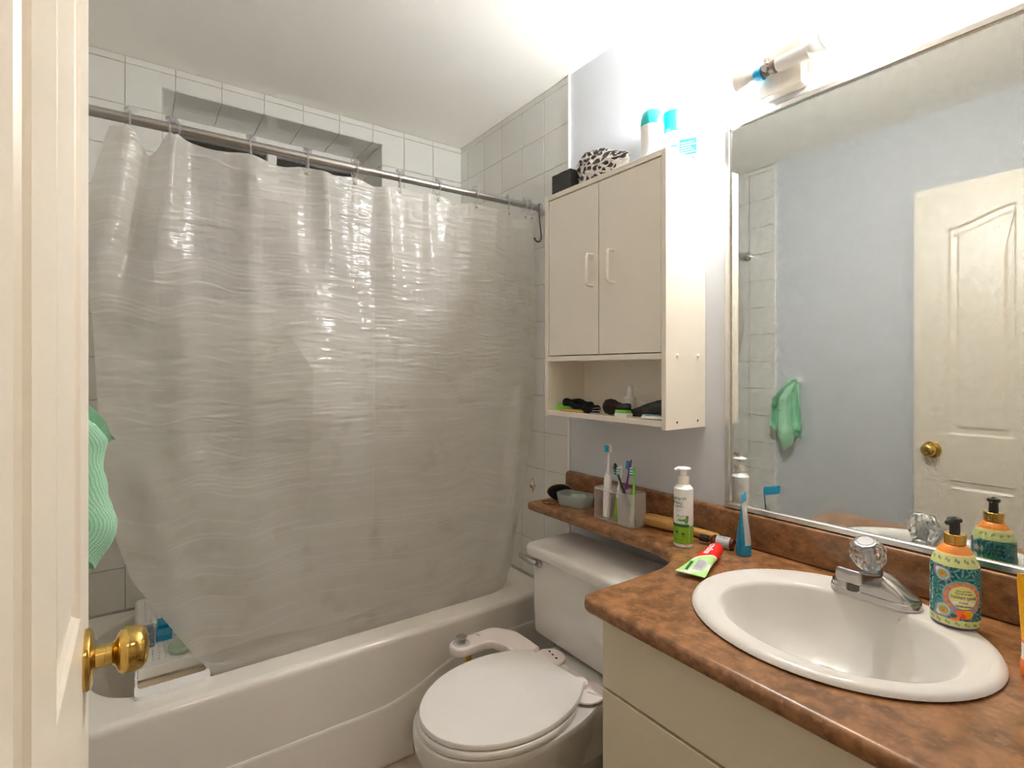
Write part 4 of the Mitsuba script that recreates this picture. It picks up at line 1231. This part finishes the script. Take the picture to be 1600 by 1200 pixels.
# lotion pump bottle
lb = thing('lotion_bottle', 'tall white and green lotion pump bottle by the wall on the counter', 'bottle')
LC, LR = (1.2145, .901), .0256
c = (LC[0], LC[1], CTZ)
part(lb, 'bottle_body', lathe([(0, 0), (.022, 0), (.0250, .0015), (LR, .006), (LR, .1545), (.0255, .157), (.0175, .1655), (.0150, .1675), (0, .1675)], c, 56), 'white_plastic', 35)
part(lb, 'pump_collar', lathe([(0, 0), (.0145, 0), (.0145, .019), (.0128, .0215), (0, .0215)], (c[0], c[1], CTZ + .1677), 36), 'offwhite_plastic', 35)
part(lb, 'pump', cat_([lathe([(0, 0), (.008, 0), (.008, .016), (0, .016)], (c[0], c[1], CTZ + .1893), 28), lathe([(0, 0), (.012, .0008), (.0190, .0040), (.0195, .0062), (.0165, .0085), (.006, .0095), (0, .0096)], (c[0], c[1], CTZ + .2045), 36),
      tube([(c[0], c[1], CTZ + .2095), (c[0] - .019, c[1] + .006, CTZ + .2100), (c[0] - .027, c[1] + .0085, CTZ + .2085)], [.0055, .0045, .0036], 12)]), 'white_plastic', 40, 'white pump head')
LT = toward(LC)
LRR = LR + .0002
ldec = lambda nm, poly, m, s, z, lift=0, h=.0003: part(lb, nm, wrap(extr(poly, h).apply_translation((0, 0, lift)), LC, LRR, LT + s / LRR, CTZ + z, .003), m, False)
ldec('label_panel', sbox(-.040, .010, .0150, .0560), 'green_print', 0, 0)
ldec('label_panel', sbox(.0165, .010, .052, .0600), 'green_print', 0, 0)
ldec('label_band', sbox(-.040, .0562, .0150, .0640), 'dark_green', 0, 0, .0003)
for k in (0, 1):
    ldec('badge', disc(.0036, 8), 'dark_green', -.018 + .017 * k, .0415 - .003 * k, .0003)
ldec('aloe_print', shapely.affinity.scale(disc(.0155, 16), 1, .62).intersection(sbox(-.02, -.02, .02, .002)), 'dark_green', -.003, .0845, .0)
ldec('aloe_print', shapely.affinity.scale(disc(.0128, 16), 1, .55).intersection(sbox(-.02, -.02, .02, .002)), 'pale_green', -.0055, .0835, .0003)
ldec('aloe_print', Polygon([(-.018, 0), (.010, -.004), (.0135, .004), (.0135, .016), (.009, .017), (.0105, .006), (-.018, .006)]), 'mid_green', -.0005, .0695, .0003)
ldec('aloe_print', Polygon([(-.018, 0), (.004, -.003), (.006, .003), (-.018, .005)]), 'pale_green', -.002, .0680, .0006)
for s_, h_, z_, mm, xe in (('mamaearth', .0092, .1280, 'dark_green', .0065), ('Hydrating', .0074, .1175, 'dark_line', -.0035), ('Body Lotion', .0066, .1085, 'dark_line', .0005)):
    tm = text(s_, h_, .0003)
    tm.apply_translation((xe - tm.bounds[1, 0], 0, 0))
    part(lb, 'lettering', wrap(tm, LC, LRR, LT, CTZ + z_, .003), mm, False)
for k in range(3):
    ldec('print_line', sbox(-.020, 0, -.004 - .004 * k, .0011), 'grey_label', 0, .1020 - .0028 * k)
    ldec('print_line', sbox(-.0225 + .0165 * (k % 2), 0, -.0135 + .0165 * (k % 2), .0008) if k < 2 else sbox(-.030, 0, -.004, .0009), 'dark_green', .0, (.0345, .0315, .0215)[k], .0003)
# the back of its label shows in the mirror
for k in range(9):
    ldec('back_line', sbox(-.014, 0, .016 - .004 * (k % 3), .0013), 'grey_label', PI * LRR, .075 + .0085 * k)

# wooden hair brush
hbk = thing('wooden_hair_brush', 'wooden hair brush with a blue inlay lying behind the lotion bottle', 'hair brush')
U0, U1 = np.array([1.283, 1.098, CTZ]), np.array([1.318, .855, CTZ])
ud = (U1 - U0) / np.linalg.norm(U1 - U0)
uw = np.array([-ud[1], ud[0], 0])
hd = []
for t, w, h, zc in ((0, .010, .010, .018), (.02, .022, .014, .018), (.10, .026, .0155, .018), (.38, .026, .0155, .018), (.44, .022, .0145, .0175), (.50, .0145, .0115, .016), (.60, .0125, .010, .0145), (.80, .0140, .010, .0135), (.95, .0135, .0095, .0125), (1.0, .006, .005, .0115)):
    o = U0 + (U1 - U0) * t + (0, 0, zc)
    r0 = rr(0, 0, w, h, min(w, h) * .8, 0, 6)
    hd.append(o + r0[:, :1] * uw + r0[:, 1:2] * np.array([0, 0, 1]))
part(hbk, 'wood_body', loft(hd), 'bamboo', 45)
n_ = 0
pins = []
for i in range(16):
    for j in range(3):
        o = U0 + (U1 - U0) * (.045 + .022 * i) - uw * (.0262) + np.array([0, 0, .0105 + .0075 * j])
        pins.append(cyl(o + uw * .004, o - uw * .0040, .0011, .0007, 5))
pins = [trimesh.Trimesh(m.vertices, m.faces, process=False) for m in pins]
kb_ = part(hbk, 'pins', cat_(pins), 'bristle', False)
labels[kb_] = {'label': 'short tan bristle pins', 'kind': 'stuff'}
o = U0 + (U1 - U0) * .62 + (0, 0, .0246)
part(hbk, 'inlay', put(rbox(-.016, .016, -.0055, .0055, -.001, .0006, .0007), frame(o, ud, uw)), 'bright_blue', 30, 'pale blue inlay')

# brown bottle lying down
bo = thing('brown_glass_bottle', 'small brown glass bottle lying on its side behind the toothpaste', 'bottle')
b0, b1 = np.array([1.268, .886, CTZ + .0156]), np.array([1.290, .797, CTZ + .0156])
ax_ = (b1 - b0) / np.linalg.norm(b1 - b0)
Mb = frame(b0, (0, 0, 1), np.cross(ax_, (0, 0, 1)))
part(bo, 'glass_body', put(lathe([(0, .024), (.006, .024), (.0065, .030), (.0145, .037), (.0153, .040), (.0153, .087), (.013, .0905), (0, .091)], n=36), Mb), 'amber_glass', 35)
part(bo, 'cap', put(lathe([(0, 0), (.0085, 0), (.0095, .002), (.0095, .0235), (0, .0235)], n=24), Mb), 'black_plastic', 30, 'black cap')
part(bo, 'paper_label', put(lathe([(.0154, .047), (.0156, .047), (.0156, .082), (.0154, .082), (.0154, .047)], n=40), Mb), 'grey_label', 35, 'pale paper label')
for k in range(5):
    a = 1.0 + .28 * k
    p_ = [(.0158 * math.sin(a), .0158 * math.cos(a), z) for z in (.050, .079)]
    part(bo, 'print_line', put(tube(p_, .0006, 5), Mb), 'grey_print', False)

# blue tube on its cap
bl = thing('blue_face_tube', 'blue tube with a silver back panel standing on its cap by the mirror', 'tube')
BC = (1.281, .766)
cr = np.array([.951, .309])
part(bl, 'cap', loft([ell(*BC, .0165, .0165, CTZ, 40), ell(*BC, .0185, .0185, CTZ + .002, 40), ell(*BC, .0185, .0185, CTZ + .024, 40), ell(*BC, .0175, .0175, CTZ + .0255, 40)]), 'blue_plastic', 35)
part(bl, 'tube_body', loft(tube_rings(BC, .0178, [(CTZ + .0257, .0), (CTZ + .035, .0), (CTZ + .06, .18), (CTZ + .09, .46), (CTZ + .12, .75), (CTZ + .140, .93)], cr, .0285)), 'blue_plastic', 40)
part(bl, 'crimp', loft(tube_rings(BC, .0178, [(CTZ + .1402, .94), (CTZ + .146, .965), (CTZ + .159, .97)], cr, .0290)), 'bright_blue', 30, 'bright blue flat crimp')
e = np.array([.309, -.951])
pn = []
for z, f in ((.028, .0), (.035, .0), (.06, .18), (.09, .46), (.12, .75), (.137, .91)):
    A, Bm = .0178 + (.0285 - .0178) * f, max(.0178 * (1 - f), .0009)
    a = np.linspace(-1.15, 1.15, 13)
    pn.append(np.array([(BC[0] + (A + .0003) * math.sin(t) * cr[0] + (Bm + .0003) * math.cos(t) * e[0], BC[1] + (A + .0003) * math.sin(t) * cr[1] + (Bm + .0003) * math.cos(t) * e[1], CTZ + z) for t in a]))
part(bl, 'back_panel', loft(pn, cap=(False, False)) if False else trimesh.Trimesh(np.array(pn).reshape(-1, 3), np.array([t for i in range(len(pn) - 1) for j in range(12) for t in ((i * 13 + j, i * 13 + j + 1, (i + 1) * 13 + j + 1), (i * 13 + j, (i + 1) * 13 + j + 1, (i + 1) * 13 + j))]), process=False), 'grey_label', True, 'silver grey back panel')

# toothpaste tube lying down
pz = thing('toothpaste_tube', 'green and red toothpaste tube lying beside the sink', 'toothpaste')
LNG = float(np.linalg.norm(PASTE_B - PASTE_A))
PN = np.cross(PASTE_D, PASTE_S)
PN = PN if PN[2] > 0 else -PN
ringsP = []
a = np.arange(48) * 2 * PI / 48
for t, f in ((0, 1.0), (.04, .99), (.10, .90), (.2, .72), (.35, .48), (.55, .26), (.75, .10), (.88, .0), (.90, .0)):
    A, Bm = .0188 + (.0345 - .0188) * f, max(.0175 * (1 - f), .0012)
    o = PASTE_A + PASTE_D * LNG * t + np.array([0, 0, Bm - .0 + .001 * f]) * 1.0
    o[2] = CTZ + .0006 + Bm + .010 * f
    ringsP.append(o + A * np.cos(a)[:, None] * PASTE_S + Bm * np.sin(a)[:, None] * PN)
part(pz, 'tube_body', loft(ringsP), 'paste_print', 40)
oc = PASTE_A + PASTE_D * LNG * .9
oc[2] = CTZ + .0006 + .0175
part(pz, 'cap', put(lathe([(0, 0), (.017, 0), (.0165, .004), (.0160, .015), (.014, .0165), (0, .017)], n=36), frame(oc + PASTE_D * .0004, PASTE_S, PN)), 'red_print', 30)
# lettering bent over the top of the tube
def on_paste(m, t0, s0, lift=.0004):
    """Flat decal (x along the tube towards the crimp, y across) laid on the tube's upper side."""
    m = fine(m, .003)
    v = m.vertices
    t = t0 - v[:, 0] / LNG
    s = s0 + v[:, 1]
    f = np.interp(t, [0, .04, .10, .2, .35, .55, .75, .88, 1], [1, .99, .90, .72, .48, .26, .10, 0, 0])
    A, Bm = .0188 + (.0345 - .0188) * f, np.maximum(.0175 * (1 - f), .0012)
    z = CTZ + .0006 + Bm + .010 * f + Bm * np.sqrt(np.clip(1 - (s / A) ** 2, 0, 1)) + lift + v[:, 2]
    o = PASTE_A + PASTE_D * (LNG * t)[:, None] + PASTE_S * s[:, None]
    return trimesh.Trimesh(np.c_[o[:, :2], z], m.faces, process=False)
def turned(m):
    return m.apply_transform(np.array([[1, 0, 0, 0], [0, 1, 0, 0], [0, 0, 1, 0], [0, 0, 0, 1.]]))
part(pz, 'lettering', on_paste(text('Colgate', .0125, .0004, True, True), .715, -.003), 'white_plastic', False, 'white lettering')
part(pz, 'green_panel', on_paste(extr(sbox(-.021, -.0035, .021, .0035), .0003), .20, .0150), 'dark_green', False)
part(pz, 'grey_panel', on_paste(extr(sbox(-.023, -.014, .023, .010), .0003), .255, -.006), 'grey_label', False)
for k in range(4):
    part(pz, 'print_line', on_paste(extr(sbox(-.018, 0, .018 - .004 * (k % 2), .0012), .0003), .255, -.014 + .0045 * k, .0008), 'grey_print', False)

# yellow tube at the right edge
yt = thing('yellow_cream_tube', 'yellow tube with an orange cap standing at the right edge of the counter', 'tube')
YC = (1.135, .188)
ycr = np.array([.30, -.95])
part(yt, 'cap', loft([ell(*YC, .021, .021, CTZ, 40), ell(*YC, .0245, .0245, CTZ + .005, 40), ell(*YC, .0255, .0255, CTZ + .022, 40), ell(*YC, .0245, .0245, CTZ + .029, 40)]), 'orange_plastic', 40, 'orange cap')
ycr /= np.linalg.norm(ycr)
part(yt, 'white_band', loft(tube_rings(YC, .0235, [(CTZ + .0292, 0), (CTZ + .040, 0), (CTZ + .055, .02)], ycr, .029)), 'white_plastic', 40, 'white lower band')
part(yt, 'tube_body', loft(tube_rings(YC, .0233, [(CTZ + .0552, .02), (CTZ + .062, .10), (CTZ + .085, .34), (CTZ + .11, .62), (CTZ + .135, .86), (CTZ + .146, .95), (CTZ + .160, .96)], ycr, .029)), 'yellow_plastic', 40)
part(yt, 'orange_stripe', loft(tube_rings(YC, .0236, [(CTZ + .0555, .02), (CTZ + .060, .08)], ycr, .0295)), 'orange_plastic', 40)

# ------------------------------------------------------------------ on the shelf over the toilet
# tooth brush holder
th_ = thing('toothbrush_holder', 'clear grey plastic toothbrush holder standing on the brown shelf', 'toothbrush holder')
hx0, hx1, hy0, hy1, hz1 = 1.205, 1.272, 1.078, 1.236, CTZ + .103
yd = 1.138
W = .0022
def wall_(x0, x1, y0, y1, z0, z1):
    return cbox(x0, x1, y0, y1, z0, z1, .0008)
part(th_, 'base', pillow(arc_round([(hx0, hy0 + .014), (hx0 + .014, hy0), (hx1, hy0), (hx1, hy1), (hx0, hy1)], [.004, .004, .004, .006, .006], 4), bull(CTZ, CTZ + .005, .0015)), 'acrylic', 35)
cup = arc_round([(hx0, hy0 + .014), (hx0 + .014, hy0), (hx1, hy0), (hx1, yd), (hx0, yd)], [.003, .003, .003, .003, .003], 4)
cin = Polygon(cup).buffer(-W, join_style=1)
part(th_, 'cup', put(extr(Polygon(cup).difference(cin), .0975), frame((0, 0, CTZ + .0052), (1, 0, 0), (0, 1, 0))), 'acrylic', False)
part(th_, 'end_wall', wall_(hx0, hx1, hy1 - W, hy1, CTZ + .0052, hz1), 'acrylic', False)
part(th_, 'rear_wall', wall_(hx1 - W, hx1, yd + .0004, hy1 - W - .0004, CTZ + .0052, hz1), 'acrylic', False)
rk = sbox(hx0, yd + .0004, hx1 - W - .0004, hy1 - W - .0004).difference(shapely.union_all([Point(1.232, 1.206).buffer(.0165), Point(1.230, 1.160).buffer(.011)]))
part(th_, 'rack_plate', put(extr(rk, .004), frame((0, 0, hz1 - .008), (1, 0, 0), (0, 1, 0))), 'acrylic', False)

eb = thing('electric_toothbrush', 'white electric toothbrush standing in the left slot of the holder', 'toothbrush')
E0 = np.array([1.231, 1.206, CTZ + .0056])
E1 = np.array([1.243, 1.208, CTZ + .228])
ed = (E1 - E0) / np.linalg.norm(E1 - E0)
Me = frame(E0, np.cross((0, 1, 0), ed), (0, 1, 0))
part(eb, 'handle', put(lathe([(0, 0), (.011, 0), (.0125, .002), (.0130, .05), (.0130, .10), (.0125, .125), (.0105, .138), (.0085, .1405), (0, .141)], n=32), Me), 'white_plastic', 35)
part(eb, 'brush_head', put(lathe([(0, .1415), (.0078, .1415), (.0072, .146), (.0042, .160), (.0032, .205), (.0032, .214), (0, .214)], n=20), Me), 'white_plastic', 40)
part(eb, 'brush_head__plate', put(rbox(-.0065, .0065, -.0075, .0075, .205, .232, .0030), Me), 'white_plastic', 35)
bt_ = [put(cbox(-.0175, -.0066, -.0062 + .0041 * j, -.0030 + .0041 * j, .209 + .0053 * i, .2132 + .0053 * i, .0006), Me) for i in range(4) for j in range(3)]
k_ = part(eb, 'bristles', cat_(bt_), 'cyan_print', False)
labels[k_] = {'label': 'white and pale blue bristle tufts', 'kind': 'stuff'}


def brush(label, p0, p1, bend, hm, face, bm, grip=None, lng=None):
    """Manual toothbrush from its foot p0 to its head p1; bristles on the side of face."""
    k = thing('toothbrush', label, 'toothbrush')
    p0, p1 = np.array(p0, float), np.array(p1, float)
    L_ = np.linalg.norm(p1 - p0)
    d_ = (p1 - p0) / L_
    f = np.array(face, float)
    f -= d_ * (f @ d_)
    f /= np.linalg.norm(f)
    w = np.cross(d_, f)
    def ring(t, a, b):
        o = p0 + (p1 - p0) * t + f * bend * math.sin(PI * t)
        r0 = rr(0, 0, a, b, min(a, b) * .9, 0, 5)
        return o + r0[:, :1] * w + r0[:, 1:2] * f
    prof = [(0, .003, .003), (.02, .0055, .005), (.2, .0065, .0058), (.42, .0060, .0050), (.55, .0040, .0036), (.72, .0028, .0027), (.80, .0036, .0026), (.84, .0060, .0024), (.97, .0058, .0023), (1, .003, .0015)]
    if grip:
        a_ = [q_ for q_ in prof if q_[0] <= .43]
        b_ = [q_ for q_ in prof if q_[0] >= .42]
        part(k, 'grip', loft([ring(*q_) for q_ in a_]), grip, 45, 'coloured grip')
        part(k, 'handle', loft([ring(*q_) for q_ in b_]), hm, 45)
    else:
        part(k, 'handle', loft([ring(*q_) for q_ in prof]), hm, 45)
    tufts = []
    for i in range(6):
        for j in (-1, 0, 1):
            t = .845 + .022 * i
            o = p0 + (p1 - p0) * t + f * (bend * math.sin(PI * t) + .0024) + w * .0037 * j
            tufts.append(tube([o, o + f * (.0095 + .0016 * (i % 2))], [.0017, .0019], 6))
    for half, mm in ((0, bm[0]), (1, bm[1])):
        q_ = part(k, 'bristles', cat_([t_ for n2, t_ in enumerate(tufts) if (n2 // 3) % 2 == half]), mm, False)
        labels[q_] = {'label': 'bristle tufts', 'kind': 'stuff'}
    return k


brush('purple and blue toothbrush in the middle slot of the holder', (1.240, 1.168, CTZ + .006), (1.262, 1.130, CTZ + .196), -.004, 'purple_plastic', (-.35, 1, 0), ('bright_blue', 'blue_plastic'))
brush('white toothbrush with a green grip leaning in the middle slot of the holder', (1.222, 1.160, CTZ + .006), (1.236, 1.148, CTZ + .178), .0, 'white_plastic', (-1, .2, 0), ('teal_plastic', 'white_plastic'), 'green_print')
brush('black toothbrush leaning across the clear cup of the holder', (1.238, 1.085, CTZ + .006), (1.226, 1.166, CTZ + .184), .006, 'black_plastic', (.1, 1, .3), ('black_plastic', 'seafoam_print'))
brush('green and white toothbrush standing in the clear cup of the holder', (1.228, 1.100, CTZ + .006), (1.246, 1.104, CTZ + .182), -.003, 'lime', (-.3, 1, 0), ('bright_blue', 'white_plastic'), 'pale_green')

# soap dish with soap
sd = thing('soap_dish', 'frosted grey plastic soap dish on the left end of the brown shelf', 'soap dish')
DC = (1.262, 1.388)
dang = .25
outer_ = [(.034, .052, 0), (.037, .056, .003), (.041, .062, .026), (.0425, .0635, .038)]
inner_ = [(.0400, .0610, .0382), (.0385, .0595, .026), (.034, .053, .006), (.02, .03, .005)]
rings_d = [rr(0, 0, a_, b_, a_ * .62, z_, 8) for a_, b_, z_ in outer_ + inner_]
for r_ in rings_d[2:5]:
    r_[:, 2] += .004 * np.abs(r_[:, 1]) / .06
part(sd, 'tray', put(loft(rings_d), frame((DC[0], DC[1], CTZ), (math.cos(dang), math.sin(dang), 0), (-math.sin(dang), math.cos(dang), 0))), 'frost_plastic', 45)
solo('soap_piece', put(pillow(ell(.004, -.012, .026, .034, 0, 32)[:, :2], bull(.0064, .0385, .010)), frame((DC[0], DC[1], CTZ), (math.cos(dang), math.sin(dang), 0), (-math.sin(dang), math.cos(dang), 0))), 'soap_green', 'worn pale green soap lying in the grey soap dish', 'soap', 50)
# oval black brush behind it
ob = thing('oval_brush', 'oval black bristled brush with a wooden back behind the soap dish', 'brush')
Mo = frame((1.262, 1.480, CTZ + .0275), (.80, -.60, 0), (0, 0, 1))
Mo = frame((1.275, 1.487, CTZ + .0275), (.75, -.45, 0), (0, 0, -1))
part(ob, 'bristles', put(pillow(ell(0, 0, .046, .0262, 0, 40)[:, :2], [(.004, -.022), (0, -.018), (0, .004), (.004, .006)]), Mo), 'black_cloth', 40)
part(ob, 'wood_back', put(pillow(ell(0, 0, .0475, .0272, 0, 40)[:, :2], bull(.0062, .0145, .003)), Mo), 'tan_wood', 40, 'wooden back')
ctie = thing('brown_cord_loop', 'thin brown cord loop lying at the front of the shelf end', 'cord')
a = np.linspace(0, 2 * PI, 40, endpoint=False)
part(ctie, 'cord', tube(np.stack([1.205 + .018 * np.cos(a), 1.468 + .030 * np.sin(a), CTZ + .0026 + .0012 * np.sin(3 * a)], 1), .0020, 8, closed=True), 'brown_cord', 50)
part(ctie, 'knot', trimesh.creation.icosphere(2, .0055).apply_transform(trimesh.transformations.translation_matrix((1.192, 1.446, CTZ + .0056))), 'brown_cord', 50)
